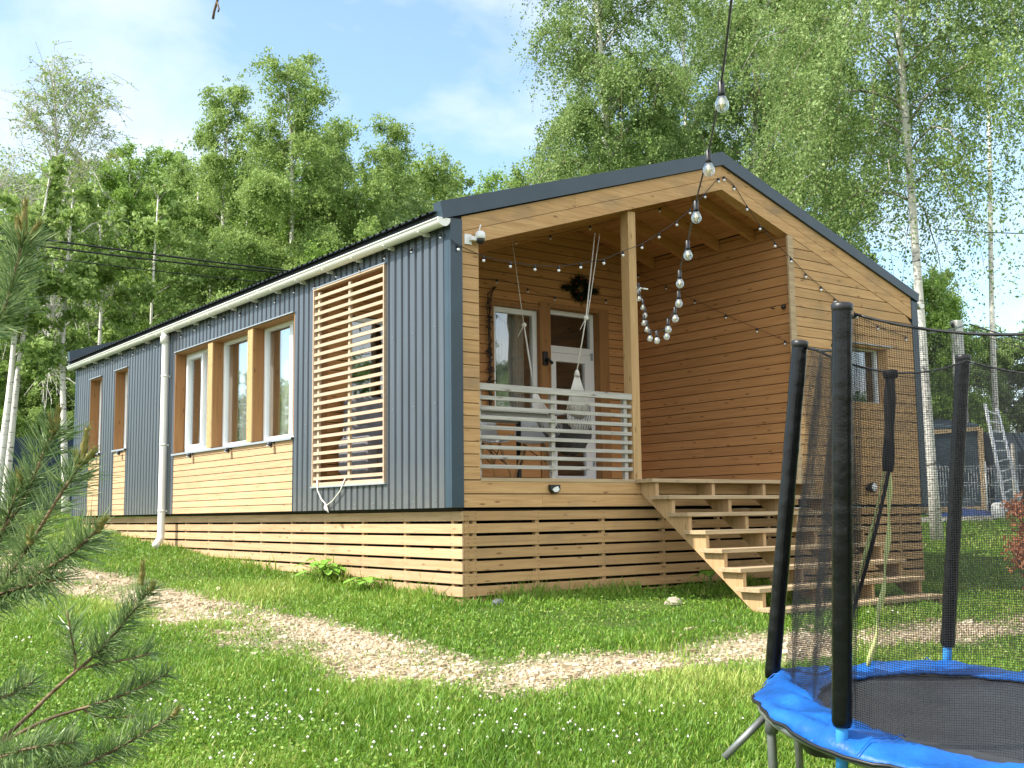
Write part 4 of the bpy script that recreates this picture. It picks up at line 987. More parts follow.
for k in range(6):
    k1 = (k+1) % 6; kw = {}
    if k == 4: kw = dict(hole=(.68, .53, .50, .76), sag=.10)
    if k == 5: kw = dict(fold=.05, sag=.07, nu=60)
    if k == 5:
        V, F_, UV, m = net_panel(k, k1, fold=.035, nu=44, sag=.10); t.add([q+np.array((.012*math.sin(i*.7), .01, 0)) for i, q in enumerate(V)], F_, True); UVs += UV
    V, F_, UV, m = net_panel(k, k1, **kw); b = len(t.v); t.add(V, F_, True); UVs += UV
    rope.append((V[-m:], k))
    if k == 4: zipV = (V, m)
net = t.build('safety_net', NET, tra)
uvl = net.data.uv_layers.new(name='UVMap'); li = np.zeros(len(net.data.loops), np.int32); net.data.loops.foreach_get('vertex_index', li)
uvl.data.foreach_set('uv', np.array(UVs, np.float32)[li].ravel())
t = MB()
for q, k in rope: t.tube(q, .006, 6)
t.build('net_rope', BLACK, net)
V, m = zipV; h2 = 13; nv = 40
lft = [V[j*m+h2-1] for j in range(nv+1)]; rgt = [V[j*m+h2] for j in range(nv+1)]
js = int(40*.66)
t = MB(); t.tube([lft[j] for j in range(0, js+1)], [.010+.005*math.sin(j*.9) for j in range(js+1)], 6); t.build('zip_tape', ZIPM, net)
t = MB(); t.tube([rgt[j]+(.0, .010, 0) for j in range(0, js+1)], [.006+.007*max(0, math.sin(j*.5)) for j in range(js+1)], 6); t.build('zip_tape', ZIPM, net)
t = MB(); t.tube([rgt[j]+(.0, -.012, 0) for j in range(0, js+1)], .010, 5)
ps_ = [(lft[j]+rgt[j])/2 for j in range(js-1, nv+1)]
t.tube(ps_, [.026+.003*math.sin(j*.8) for j in range(len(ps_))], 10); t.lathe([(.033, -.03), (.037, 0), (.033, .01)], ps_[-1], (0, 0, 1), 12); t.build('door_strap', plain('black webbing', (.004, .004, .005), .7, 0, .2), net)

# ------------------------------------------------------------------ trees
LIMB = bark_mat('pale limb bark', (.42, .39, .34), (.14, .11, .09), .47)
def quads_from(c, d, s, rng, asp=.62):
    """leaf-shaped rhombs: centres c, long axes d, half lengths s"""
    n = len(c); r = rng.normal(0, 1, (n, 3)); sdir = np.cross(d, r); sdir /= np.linalg.norm(sdir, axis=1)[:, None]+1e-9
    d = d/(np.linalg.norm(d, axis=1)[:, None]+1e-9); s = s[:, None]
    nm = np.cross(d, sdir)*s*.18
    V = np.stack([c-d*s, c+sdir*s*asp+nm-d*s*.15, c+d*s, c-sdir*s*asp+nm-d*s*.15], 1).reshape(-1, 3)
    F_ = np.arange(4*n).reshape(n, 4); return V, F_
def tree(name, loc, H, rad, seed, leaves=45000, leaf=.040, base=.25, droop=.6, trunk_r=.11, lean=(0, 0), label=None, cat='tree', group=None, mat_leaf=None,
         bark=None, shape='birch', nlimb=76, twigs_vis=0, up=.75, gaps=.25, tw_len=1.0, per=20, jit=.05):
    rg = np.random.default_rng(seed); loc = np.array(loc, float)
    e = empty(name, tuple(loc), label, cat, group)
    k = np.linspace(0, 1, 14); ph = rg.uniform(0, 6.28, 4)
    tx = lean[0]*k*H+.02*H*np.sin(k*4+ph[0])*k; ty = lean[1]*k*H+.02*H*np.sin(k*3.4+ph[1])*k
    tr_ = np.c_[tx, ty, k*H]+loc-np.array([0, 0, .15])*(1-k)[:, None]
    t = MB(); rad_t = trunk_r*(1-k)**.8+.012; rad_t[0] *= 1.25; t.tube(tr_, rad_t, 10)
    t.build('trunk', bark or BARK, e)
    lim = MB(); Ls, Ds, wts = [], [], []
    for i in range(nlimb):
        h = base+(1-base)*((i+rg.uniform(0, 1))/nlimb)**.9; hh = (h-base)/(1-base)
        if rg.uniform() < gaps*.4: continue
        if shape == 'birch': pr = (1-hh)**.62*(.5+.5*min(1, hh*3.2))+.06
        elif shape == 'round': pr = math.sqrt(max(.03, 1-(2*hh-1)**2))*.9+.1
        elif shape == 'cone': pr = (1-hh)**.9+.04
        else: pr = (.5+.5*math.sin(math.pi*hh))
        L_ = rad*(pr+.03)*rg.uniform(.6, 1.2); az = i*2.39996+rg.normal(0, .5); el = (up-.15+.55*hh)*rg.uniform(.7, 1.15)
        p0 = np.array([np.interp(h, k, tr_[:, j]) for j in range(3)]); dh = np.array([math.cos(az), math.sin(az), 0])
        u = np.linspace(0, 1, 8); zc = L_*(math.tan(min(el, 1.25))*u*(1-.35*u)-droop*.95*u**2.4*(1-.5*hh))
        pts = p0+dh*(L_*u)[:, None]+np.c_[0*u, 0*u, zc]+rg.normal(0, .025*L_, (8, 3))*u[:, None]
        r0 = max(.007, trunk_r*.30*(1-h)**.6); lim.tube(pts, r0*(1-u)**.7+.005, 5)
        Ls.append(pts); wts.append(L_)
    lim.build('limbs', bark if bark is BARKG else LIMB, e)
    Ls = np.array(Ls); wts = np.array(wts)**1.35; wts /= wts.sum()
    ntw = max(60, leaves//per, twigs_vis); li = rg.choice(len(Ls), ntw, p=wts); u = rg.uniform(.12, 1.0, ntw)**.75
    f = u*7; i0 = np.minimum(f.astype(int), 6); fr = (f-i0)[:, None]
    S = Ls[li, i0]*(1-fr)+Ls[li, i0+1]*fr; D = Ls[li, i0+1]-Ls[li, i0]; D /= np.linalg.norm(D, axis=1)[:, None]+1e-9
    S = S+rg.normal(0, .05*rad, (ntw, 3)); D = D*.6+rg.normal(0, .55, (ntw, 3)); D[:, 2] += .1; D /= np.linalg.norm(D, axis=1)[:, None]
    tl = rg.uniform(.35, 1.0, ntw)*rad*.32*tw_len; g_ = droop*rg.uniform(.5, 1.5, ntw)
    tint_tw = np.clip(rg.normal(.45, .24, ntw), 0, 1)
    wt_ = np.exp(rg.normal(0, .75, ntw)); ti = rg.choice(ntw, leaves, p=wt_/wt_.sum()); s = rg.uniform(0, 1, leaves)
    P = S[ti]+D[ti]*(tl[ti]*s)[:, None]; P[:, 2] -= g_[ti]*tl[ti]*s**1.7*1.15
    P += rg.normal(0, jit, (leaves, 3))
    ld = rg.normal(0, 1, (leaves, 3)); ld[:, 2] -= .5*(.4+droop)
    V, F_ = quads_from(P, ld, leaf*rg.uniform(.45, 1.5, leaves), rg)
    tint = np.clip(tint_tw[ti]*.65+rg.uniform(0, .45, leaves)-.03, 0, 1)
    np_mesh('crown', V, F_, mat_leaf or LEAF, e, attr=tint)
    if twigs_vis:
        q = MB()
        for j in rg.choice(ntw, min(twigs_vis, ntw), replace=False):
            ss = np.array([0, .5, 1.0]); pp = S[j]+D[j]*(tl[j]*ss)[:, None]; pp[:, 2] -= g_[j]*tl[j]*ss**1.7*1.15; q.tube(pp, .0075 if bark is BARKG else .004, 3, cap=False)
        q.build('twigs', BARKG if bark is BARKG else TWIG, e)
    return e
def spotg(px, depth):
    p = at(px, 515, depth); return (p[0], p[1], gz(p[0], p[1]))
def hpx(py, depth, z0): return (515-py)/FPX*depth*1.02+CAM[2]-z0
GBG = 'birches behind the house'
def bt(px, depth, top, halfw, seed, label, group=GBG, **kw):
    l = spotg(px, depth); return tree(kw.pop('name', 'birch_tree'), l, hpx(top, depth, l[2]), halfw/FPX*depth, seed, label=label, group=group, **kw)
# left background
bt(40, 31, 66, 88, 101, 'thin grey leafless looking birch against the sky at the far left', None, leaves=17000, leaf=.04, bark=BARKG, nlimb=80, twigs_vis=2500, gaps=.1, mat_leaf=LEAFB, base=.22, droop=.35, up=.95, trunk_r=.12, tw_len=1.3)
bt(128, 36, 163, 58, 102, 'bushy yellow green tree between the bare birch and the tall birches', None, leaves=138600, leaf=.037, mat_leaf=LEAF2, shape='round', droop=.25, base=.12, name='leafy_tree')
bt(222, 35, 84, 62, 103, 'narrow tall birch with a ragged top left of the tallest birch', leaves=112200, leaf=.037, droop=.6, base=.12, gaps=.35, mat_leaf=LEAFB)
bt(284, 33, 54, 88, 104, 'tallest birch of the row behind the long side of the house', leaves=171600, leaf=.037, droop=.6, base=.10, mat_leaf=LEAFB)
bt(328, 37, 116, 46, 105, 'birch whose crown leans against the right side of the tallest one', leaves=99000, leaf=.037, droop=.65, base=.1, mat_leaf=LEAFB)
bt(392, 37, 122, 64, 106, 'birch rising above the roof edge left of the porch gable', leaves=118800, leaf=.037, droop=.6, base=.1, mat_leaf=LEAFB)
bt(438, 39, 150, 42, 107, 'slim drooping birch just left of the gable corner', leaves=66000, leaf=.037, droop=.75, base=.1, mat_leaf=LEAFB)
bt(75, 38, 168, 44, 108, 'olive green tree behind the bare birch', None, leaves=99000, leaf=.037, mat_leaf=LEAF3, shape='round', droop=.2, base=.1, name='leafy_tree')
bt(170, 40, 150, 46, 109, 'mid green birch standing back between the yellow green tree and the tall birches', leaves=99000, leaf=.040, base=.08, mat_leaf=LEAFB)
bt(255, 42, 140, 50, 110, 'dense birch half hidden behind the tallest one', leaves=99000, leaf=.042, mat_leaf=LEAF4, base=.06)
# white stems on the far left
def stem(px0, py0, px1, py1, depth, r, label):
    b = np.array(spotg(px0, depth)); top_ = at(px1, py1, depth+1.5); d_ = top_-b
    H = d_[2]; return tree('birch_tree', b, H, 1.3, int(abs(px0)*7+depth), leaves=7000, leaf=.06, base=.45, trunk_r=r, lean=(d_[0]/H, d_[1]/H), label=label, nlimb=24, gaps=.5, droop=.4, mat_leaf=LEAFB)
stem(3, 430, 44, 170, 24, .075, 'leaning white birch stem crossing the left edge of the picture')
stem(-6, 430, 24, 210, 23.5, .085, 'white birch stem entering at the left picture edge')
stem(66, 430, 66, 190, 25, .075, 'straight white birch stem beside the far end of the house')
stem(95, 400, 96, 200, 26, .05, 'thin white birch stem above the far end of the roof')
stem(153, 400, 152, 190, 27.5, .05, 'thin white birch stem above the roof over the narrow windows')
# shared filler forms: copies share their meshes
fill_protos = [tree('leafy_tree', (0, 0, -80), 9.0, 2.6, 300+i, leaves=85800, leaf=.042, base=.03, droop=.35, shape='round', nlimb=46, up=.6, gaps=.3,
                    mat_leaf=[LEAF2, LEAFB, LEAF, LEAFB][i], group='bushy trees filling the wood', label='bushy green tree filling the wood between the taller birches') for i in range(4)]
rf_ = np.random.default_rng(77); used = [False]*4
def filler(px, depth, top, sx=1.0, kind=None):
    i = int(rf_.integers(0, 4)) if kind is None else kind; l = spotg(px, depth); H = hpx(top, depth, l[2]); s = H/9.0; rz = rf_.uniform(0, 6.28)
    if not used[i]: o = fill_protos[i]; o.location = l; o.rotation_euler = (0, 0, rz); used[i] = True
    else: o = copy_thing(fill_protos[i], l, rz)
    o.scale = (s*sx, s*sx, s)
for px, dep, top, sx in ((-60, 40, 190, 1), (-20, 34, 240, 1.1), (20, 41, 195, 1), (60, 36, 300, 1.3), (110, 34, 330, 1.2), (100, 44, 205, 1), (150, 36, 300, 1.2), (190, 45, 180, 1), (200, 33, 250, 1.1),
                         (235, 38, 205, 1.1), (270, 33, 265, 1.2), (310, 40, 170, 1.), (320, 34, 230, 1.1), (360, 42, 222, 1), (375, 34, 205, 1.0), (418, 42, 180, .9), (430, 35, 215, .9), (5, 31, 350, 1.3), (40, 31, 370, 1.2), (90, 30, 390, 1.2), (-40, 31, 330, 1.3),
                         (465, 45, 215, .8), (140, 48, 190, 1.), (50, 48, 200, 1.2)):
    filler(px, dep, top, sx)
# low trees off to the left that the side windows reflect
for x, y, s in ((-9, 33, .52), (-14, 36, .6), (-19, 33, .5), (-24, 36, .62), (-12, 42, .6), (-30, 30, .6), (-36, 22, .6), (-17, 40, .55)):
    o = copy_thing(fill_protos[int(rf_.integers(0, 4))], (x, y, gz(x, y)), rf_.uniform(0, 6), 'low bushy tree mirrored in the wide windows of the long side', 'trees mirrored in the side windows'); o.scale = (s*1.2, s*1.2, s)
# right background
bt(606, 25, -150, 122, 201, 'big weeping birch whose crown hangs left of the gable peak', 'tall birches right of the house', leaves=190000, leaf=.031, droop=.85, base=.16, trunk_r=.15, nlimb=90, gaps=.3, tw_len=1.3, per=38, jit=.05, twigs_vis=500)
l = (12.75, 3.2, gz(12.75, 3.2))
tree('birch_tree', l, 17.0, 3.7, 202, leaves=230000, leaf=.028, droop=.85, base=.36, trunk_r=.085, lean=(-.045, -.0), label='white trunked weeping birch standing right behind the corner of the house', cat='tree', group='tall birches right of the house', nlimb=90, gaps=.3, tw_len=1.3, per=38, jit=.05, twigs_vis=500)
bt(760, 27, -130, 112, 203, 'tall weeping birch seen over the right roof slope', 'tall birches right of the house', leaves=180000, leaf=.032, droop=.85, base=.14, trunk_r=.14, nlimb=90, gaps=.3, tw_len=1.3, per=38, jit=.05, twigs_vis=500)
bt(835, 31, -60, 90, 204, 'dense birch behind the white trunked one', 'tall birches right of the house', leaves=110000, leaf=.037, droop=.8, base=.12, mat_leaf=LEAF4, nlimb=60)
bt(690, 33, -40, 100, 205, 'birch filling the gap above the gable peak', 'tall birches right of the house', leaves=110000, leaf=.037, droop=.8, base=.12, nlimb=60)
bt(1003, 29, -160, 95, 206, 'slender birch with a thin bare stem at the right edge', None, leaves=26000, leaf=.031, droop=.9, base=.66, trunk_r=.075, gaps=.2, nlimb=46, tw_len=1.5, up=.55)
bt(950, 35, 290, 66, 207, 'bright sunlit green tree with a pointed top behind the white pole', None, leaves=171600, leaf=.037, droop=.4, base=.03, shape='cone', mat_leaf=LEAF2, name='leafy_tree')
bt(1012, 38, 355, 42, 208, 'darker bushy tree behind the ladder', None, leaves=79200, leaf=.040, droop=.3, base=.03, shape='round', mat_leaf=LEAF, name='leafy_tree')
bt(958, 40, 282, 34, 209, 'pale drooping birch top peeping over the bright green tree', None, leaves=46200, leaf=.037, droop=.7, base=.2)
for px, dep, top, sx in ((540, 40, 200, 1), (600, 38, 170, 1), (660, 40, 150, 1.1), (1085, 38, 330, 1.1)):
    filler(px, dep, top, sx)
# trees behind the camera, seen only as reflections in the porch windows
for x, y, s_ in ((10, -30, .9), (15, -24, .8), (22, -27, 1.0), (19, -17, .7), (27, -18, .9), (4, -33, .9)):
    o = copy_thing(fill_protos[int(rf_.integers(0, 4))], (x, y, gz(x, y)), rf_.uniform(0, 6), 'bushy tree mirrored in the panes of the porch window', 'trees mirrored in the porch windows'); o.scale = (s_*1.2, s_*1.2, s_)
# ------------------------------------------------------------------ yard things on the right
pz = at(967, 500, 27); pz[2] = gz(pz[0], pz[1])
e = empty('utility_pole', tuple(pz), 'white concrete pole carrying the power cables', 'pole')
t = MB(); zt = at(967, 317, 27)[2]; t.prism([(pz[0]-.13, pz[1]-.11), (pz[0]+.13, pz[1]-.11), (pz[0]+.13, pz[1]+.11), (pz[0]-.13, pz[1]+.11)], 2, pz[2]-.3, zt); t.build('pole_shaft', plain('whitewashed concrete', (.52, .52, .50), .8, 0, .3, .12, 4), e, bevel=.03)
t = MB(); t.box(pz[0]-.22, pz[0]+.22, pz[1]-.03, pz[1]+.03, zt-.22, zt-.17); t.lathe([(.03, 0), (.045, .05), (.02, .1)], (pz[0]+.18, pz[1], zt-.17)); t.lathe([(.03, 0), (.045, .05), (.02, .1)], (pz[0]-.18, pz[1], zt-.17)); t.build('crossarm', BLACK, e)
# shed of dark cloth on a timber frame
s0, s1, s2 = at(900, 500, 25.5), at(984, 500, 25.5), at(1110, 500, 24.5)
for q in (s0, s1, s2): q[2] = gz(q[0], q[1])
zt1 = at(984, 428, 25.5)[2]; zt0 = at(930, 434, 25.5)[2]
e = empty('garden_shed', tuple((s0+s1)/2), 'low garden shed clad in dark cloth with a pale timber frame', 'shed')
back = np.array([.62, .80, 0])*2.2
t = MB()
def quadwall(a, b, za, zb, th=.05):
    n_ = np.array([.6, .8, 0])*th; zb0 = min(a[2], b[2])-.2
    P = [(a[0], a[1], zb0), (b[0], b[1], zb0), (b[0], b[1], zb), (a[0], a[1], za)]
    t.add(P+[tuple(np.array(p)+n_) for p in P], [(0, 1, 2, 3), (7, 6, 5, 4), (0, 4, 5, 1), (1, 5, 6, 2), (2, 6, 7, 3), (3, 7, 4, 0)])
quadwall(s0, s1, zt0, zt1-.03); quadwall(s1+back, s0+back, zt1+.3, zt0+.3); quadwall(s0+back, s0, zt0+.3, zt0); quadwall(s1, s1+back, zt1, zt1+.3)
t.build('cloth_wall', SHEDM, e)
t = MB(); t.beam(s0+(0, 0, zt0-s0[2]), s1+(0, 0, zt1-s1[2]), .08, .09); t.beam(s1-(0, 0, .1), s1+(-.02, -.02, zt1-s1[2]), .11, .11); t.beam(s0-(0, 0, .1), s0+(0, 0, zt0-s0[2]), .1, .1); t.beam(s0+(0, 0, .12), s1+(0, 0, .12), .06, .12); t.build('timber_frame', WTREAD, e)
t = MB(); P = [s0+(0, 0, zt0-s0[2]+.06), s1+(0, 0, zt1-s1[2]+.06), s1+back+(0, 0, zt1-s1[2]+.36), s0+back+(0, 0, zt0-s0[2]+.36)]
t.add([tuple(p) for p in P]+[tuple(p+np.array((0, 0, .05))) for p in P], [(3, 2, 1, 0), (4, 5, 6, 7), (0, 1, 5, 4), (1, 2, 6, 5), (2, 3, 7, 6), (3, 0, 4, 7)]); t.build('roof', SHEDM, e)
e = empty('garden_fence', tuple(s2), 'dark cloth covered fence running right from the shed behind the ladder', 'fence')
t = MB(); quadwall(s1+(.10, .05, 0), s2, zt1-.08, zt1-.25); t.build('cloth_panel', SHEDM, e)
t = MB()
for u in (.25, .6, .95): q = s1+(s2-s1)*u; t.beam(q+(-.05, -.06, -.2), q+(-.05, -.06, 1.6), .07, .07)
t.build('fence_post', WGREY, e)
# white wire fence
w0, w1 = at(925, 500, 23.5), at(1120, 500, 22.0)
for q in (w0, w1): q[2] = gz(q[0], q[1])
e = empty('wire_fence', tuple((w0+w1)/2), 'low white welded wire fence in front of the dark shed', 'fence')
Lw = np.linalg.norm((w1-w0)[:2]); npan = 3
for pnl in range(npan):
    a, b = w0+(w1-w0)*pnl/npan, w0+(w1-w0)*(pnl+1)/npan; t = MB(); m_ = 22
    for i in range(m_+1):
        q = a+(b-a)*i/m_; q[2] = gz(q[0], q[1]); t.tube([q+(0, 0, .08), q+(0, 0, 1.08 if i % 2 else 1.13)], .0035, 4)
    for hgt in (.12, .36, .42, .70, .76, 1.04, 1.10):
        t.tube([np.array((*(a+(b-a)*u)[:2], gz(*(a+(b-a)*u)[:2])+hgt)) for u in np.linspace(0, 1, 5)], .0035, 4)
    t.build('wire_panel', WIREW, e)
    t = MB(); q = b.copy(); q[2] = gz(q[0], q[1]); t.tube([q-(0, 0, .2), q+(0, 0, 1.2)], .022, 8); t.build('fence_post', WIREW, e)
# ladder
e_f, e_t = at(1007, 512, 23.6), at(985, 404, 25.2); f_f, f_t = at(1021, 503, 23.9), at(997, 409, 25.5)
lad = empty('ladder', tuple((e_f+f_f)/2), 'aluminium ladder leaning against the dark shed', 'ladder')
for a, b in ((e_f, e_t), (f_f, f_t)): t = MB(); t.beam(a, b, .035, .085, (1, 0, 0)); t.build('side_rail', ALU, lad)
for i in range(10):
    u = (i+.7)/10.4; t = MB(); t.beam(e_f+(e_t-e_f)*u, f_f+(f_t-f_f)*u, .035, .03); t.build('rung', ALU, lad)
# blue sheet, canister, timber plank on the ground
q = at(968, 512, 23.0); q[2] = gz(q[0], q[1]); rb = np.random.default_rng(4); t = MB(); nn = 14; V = []
for i in range(nn):
    for j in range(10):
        u, v = -1+2*i/(nn-1), -1+2*j/9; V.append(q+rt*u*.62+np.array([.6, .8, 0])*v*.3+np.array([0, 0, max(0, (1-u*u)*(1-v*v))**.5*(.20+.10*rb.uniform())-.03]))
t.add(V, [(i*10+j, (i+1)*10+j, (i+1)*10+j+1, i*10+j+1) for i in range(nn-1) for j in range(9)], True); tag(t.build('blue_tarp', TARP, base=tuple(q)), 'crumpled blue plastic sheet lying in front of the wire fence', 'tarp')
q = at(998, 516, 22.8); q[2] = gz(q[0], q[1]); e = empty('canister', tuple(q), 'white plastic canister at the foot of the ladder', 'canister')
t = MB(); t.lathe([(.0, 0), (.12, .0), (.13, .02), (.13, .26), (.10, .33), (.04, .36)], q, n=14); t.build('canister_body', WHITE, e); t = MB(); t.lathe([(.045, 0), (.045, .05), (0, .055)], q+(0, 0, .355), n=12); t.build('lid', TARP, e)
a, b = at(918, 502, 22.9), at(992, 504, 22.6); a[2] = gz(a[0], a[1])+.06; b[2] = gz(b[0], b[1])+.06
t = MB(); t.beam(a, b, .12, .10); tag(t.build('plank', WGREY, base=tuple(a)), 'weathered plank lying along the bottom of the wire fence', 'plank')
# rusty dry conifer
q = at(1066, 560, 12.0); q[2] = gz(q[0], q[1]); tree('dry_conifer', q, 1.0, .44, 55, leaves=9000, leaf=.030, base=.03, droop=.25, trunk_r=.025, label='rusty brown dried out conifer at the right picture edge', cat='bush', mat_leaf=RUST, shape='round', bark=BARKB, nlimb=60, up=.6, gaps=.1)
# picket fence on the left
f0, f1 = at(-70, 470, 25.0), at(74, 470, 27.0)
for q in (f0, f1): q[2] = gz(q[0], q[1])
e = empty('picket_fence', tuple((f0+f1)/2), 'dark blue picket fence with a rust brown post at the left edge', 'fence')
zt = at(30, 434, 25.5)[2]; npk = 24
for i in range(npk):
    u = (i+.5)/npk; q = f0+(f1-f0)*u; d_ = (f1-f0)/np.linalg.norm(f1-f0); wv = .066; z0, z1 = gz(q[0], q[1])+.05, zt+.02*math.sin(i*2.2)
    t = MB(); nrm = np.array([d_[1], -d_[0], 0])*.012
    pr_ = [(-wv, z0), (wv, z0), (wv, z1-.06), (wv*.6, z1-.012), (0, z1), (-wv*.6, z1-.012), (-wv, z1-.06)]
    P = [(q[0]+d_[0]*a, q[1]+d_[1]*a, z) for a, z in pr_]; n_ = len(P)
    t.add([tuple(np.array(p)+nrm) for p in P]+[tuple(np.array(p)-nrm) for p in P], [tuple(range(n_)), tuple(range(2*n_-1, n_-1, -1))]+[(i2, i2+n_, (i2+1) % n_+n_, (i2+1) % n_) for i2 in range(n_)])
    t.build('picket', FENCEM, e)
for hh in (.35, zt-f0[2]-.32):
    t = MB(); t.beam(f0+(0.03, .04, hh), f1+(.03, .04, hh+f0[2]-f1[2]+.0), .04, .07); t.build('fence_rail', POSTB, e)
for px in (2, -66): q = at(px, 470, 25.2); t = MB(); t.box(q[0]-.05, q[0]+.05, q[1]-.05, q[1]+.05, gz(q[0], q[1])-.2, zt-.02); t.build('fence_post', POSTB, e)

# ------------------------------------------------------------------ pine sapling in the foreground
rp = np.random.default_rng(31)
base = at(-150, 700, 2.9); base[2] = gz(base[0], base[1])
pine = empty('pine_tree', tuple(base), 'young pine with long needles reaching in from the left foreground', 'tree')
t = MB(); tt = [base+np.array([.02*math.sin(i), .02*math.cos(i*1.3), (1.95)*i/9]) for i in range(10)]; t.tube(tt, np.linspace(.05, .012, 10), 10); t.build('trunk', BARKB, pine)
def branch(pts, r0=.009, r1=.004, bare_=0.0, dens=520, nl=.062, tips=(), spread=.9):
    """a shoot along pixel/depth control points; needles in whorls, upright candles at the tip"""
    P = np.array([at(*q) for q in pts]); U = np.linspace(0, 1, len(P)); n = 18; u = np.linspace(0, 1, n)
    C_ = np.stack([np.interp(u, U, P[:, j]) for j in range(3)], 1)
    C_[1:-1] = (C_[:-2]+2*C_[1:-1]+C_[2:])/4
    t = MB(); t.tube(C_, np.linspace(r0*.62, r1*.62, n), 7); b = t.build('branch', BARKB, pine)
    seg = np.linalg.norm(np.diff(C_, axis=0), axis=1); Ltot = seg.sum(); m = int(.72*dens*Ltot*(1-bare_))
    V, F_, T = [], [], []
    for i in range(m):
        s = bare_+(1-bare_)*rp.uniform()
        c = np.array([np.interp(s, u, C_[:, j]) for j in range(3)]); k_ = min(int(s*(n-1)), n-2); ax = C_[k_+1]-C_[k_]; ax /= np.linalg.norm(ax)
        r = rp.normal(0, 1, 3); r -= ax*(r@ax); r /= np.linalg.norm(r)
        d = ax*rp.uniform(.45, 1.0)+r*spread*1.35*rp.uniform(.6, 1.1); d[2] += .08; d /= np.linalg.norm(d)
        L_ = 1.3*nl*rp.uniform(.65, 1.2)*(1 if s < .93 else .7)
        for tw in (-1, 1):
            d2 = d+rp.normal(0, .08, 3); w_ = np.cross(d2, rp.normal(0, 1, 3)); w_ /= np.linalg.norm(w_); w_ *= .00105
            bend = r*(-.07*L_)+np.array([0, 0, -.03*L_]); b0 = len(V); p1, p2 = c+d2*L_*.55, c+d2*L_+bend
            V += [c-w_, c+w_, p1+w_, p1-w_, p2+w_*.35, p2-w_*.35]; F_ += [(b0, b0+1, b0+2, b0+3), (b0+3, b0+2, b0+4, b0+5)]; T += [min(1, max(0, rp.normal(.45, .22)))]*2
    if V: np_mesh('needles', np.array(V), np.array(F_), NEED, b, attr=np.array(T))
    for tp_ in tips:
        a, c_ = at(*tp_[0]), at(*tp_[1]); nnn = 8; q = [a+(c_-a)*i/nnn for i in range(nnn+1)]; L_ = np.linalg.norm(c_-a)
        s = MB(); s.tube(q, [.0075+.002*math.sin(i*2.0) if i < nnn-1 else .004 for i in range(nnn+1)], 8, noise=.15, rng=rp); cd = s.build('candle', CANDLE, b)
        V, F_, T = [], [], []; ax = (c_-a)/L_
        for i in range(130):
            s_ = rp.uniform(.05, 1); c2 = a+(c_-a)*s_; r = rp.normal(0, 1, 3); r -= ax*(r@ax); r /= np.linalg.norm(r); d = ax*1.0+r*.30; d /= np.linalg.norm(d); w_ = np.cross(d, r)*.0009; b0 = len(V); ll = .016*rp.uniform(.6, 1.2)
            V += [c2+r*.005-w_, c2+r*.005+w_, c2+r*.005+d*ll+w_*.3, c2+r*.005+d*ll-w_*.3]; F_.append((b0, b0+1, b0+2, b0+3)); T.append(rp.uniform())
        np_mesh('candle_scales', np.array(V), np.array(F_), CANDLE, cd, attr=np.array(T))
    return b
D = 2.55
branch([(-120, 420, 2.8), (-20, 345, D), (5, 310, D), (18, 262, D), (24, 236, D)], .008, .005, .25, 900, .066, tips=[((24, 238, D), (25, 200, D)), ((20, 242, D), (17, 216, D)), ((27, 244, D), (39, 222, D))])
branch([(-140, 660, 2.9), (-60, 590, 2.7), (-2, 545, 2.62), (12, 505, 2.6), (20, 484, 2.6)], .008, .005, .3, 700, .064, tips=[((20, 486, 2.6), (19, 470, 2.6))])
branch([(-120, 640, 2.8), (-20, 560, 2.62), (25, 500, 2.6), (45, 450, 2.6), (56, 428, 2.6)], .009, .005, .25, 700, .066, tips=[((55, 432, 2.6), (59, 407, 2.6)), ((53, 434, 2.6), (49, 416, 2.6))])
branch([(-100, 680, 2.8), (-10, 600, 2.6), (25, 553, 2.55), (60, 495, 2.5), (82, 462, 2.5)], .010, .005, .25, 720, .066, tips=[((82, 464, 2.5), (87, 428, 2.5)), ((80, 468, 2.5), (76, 452, 2.5)), ((84, 462, 2.5), (95, 450, 2.5))])
branch([(20, 560, 2.56), (26, 552, 2.55), (29, 542, 2.5), (30, 536, 2.5)], .005, .004, .1, 500, .05, tips=[((30, 545, 2.5), (31, 528, 2.5))])
branch([(-110, 690, 2.8), (-30, 620, 2.6), (30, 578, 2.5), (70, 555, 2.45), (98, 530, 2.45)], .009, .005, .25, 700, .064, tips=[((97, 532, 2.45), (105, 518, 2.45))])
branch([(-90, 640, 2.7), (-30, 602, 2.6), (20, 588, 2.5), (62, 578, 2.45)], .007, .004, .3, 800, .06)
D2 = 3.0
branch([(-110, 830, 3.1), (18, 727, D2), (52, 692, D2), (76, 671, D2), (96, 655, D2), (126, 620, D2), (151, 589, D2)], .011, .004, .62, 1150, .060, tips=[((148, 592, D2), (153, 584, D2)), ((141, 585, D2), (143, 562, D2))])
branch([(74, 674, D2), (76, 662, D2), (72, 640, D2), (67, 611, D2)], .006, .004, .15, 800, .058)
branch([(84, 668, D2), (100, 664, D2), (126, 660, D2), (151, 653, D2)], .006, .003, .1, 800, .056)
branch([(-80, 790, 3.1), (15, 735, D2), (50, 718, D2), (84, 708, D2), (125, 695, D2), (167, 674, D2)], .010, .004, .62, 900, .055)
branch([(80, 708, D2), (95, 716, D2), (115, 718, D2), (135, 716, D2)], .005, .003, .1, 700, .05)
branch([(-60, 860, 2.9), (40, 790, 2.85), (89, 763, 2.85), (130, 742, 2.85), (174, 715, 2.85)], .010, .004, .30, 900, .058, tips=[((172, 717, 2.85), (178, 709, 2.85))])
branch([(-100, 760, 2.9), (-30, 708, 2.85), (8, 696, 2.8), (33, 682, 2.8)], .007, .004, .3, 800, .058)
branch([(-90, 840, 2.8), (-10, 760, 2.7), (30, 748, 2.65), (75, 742, 2.65)], .008, .004, .25, 900, .06)
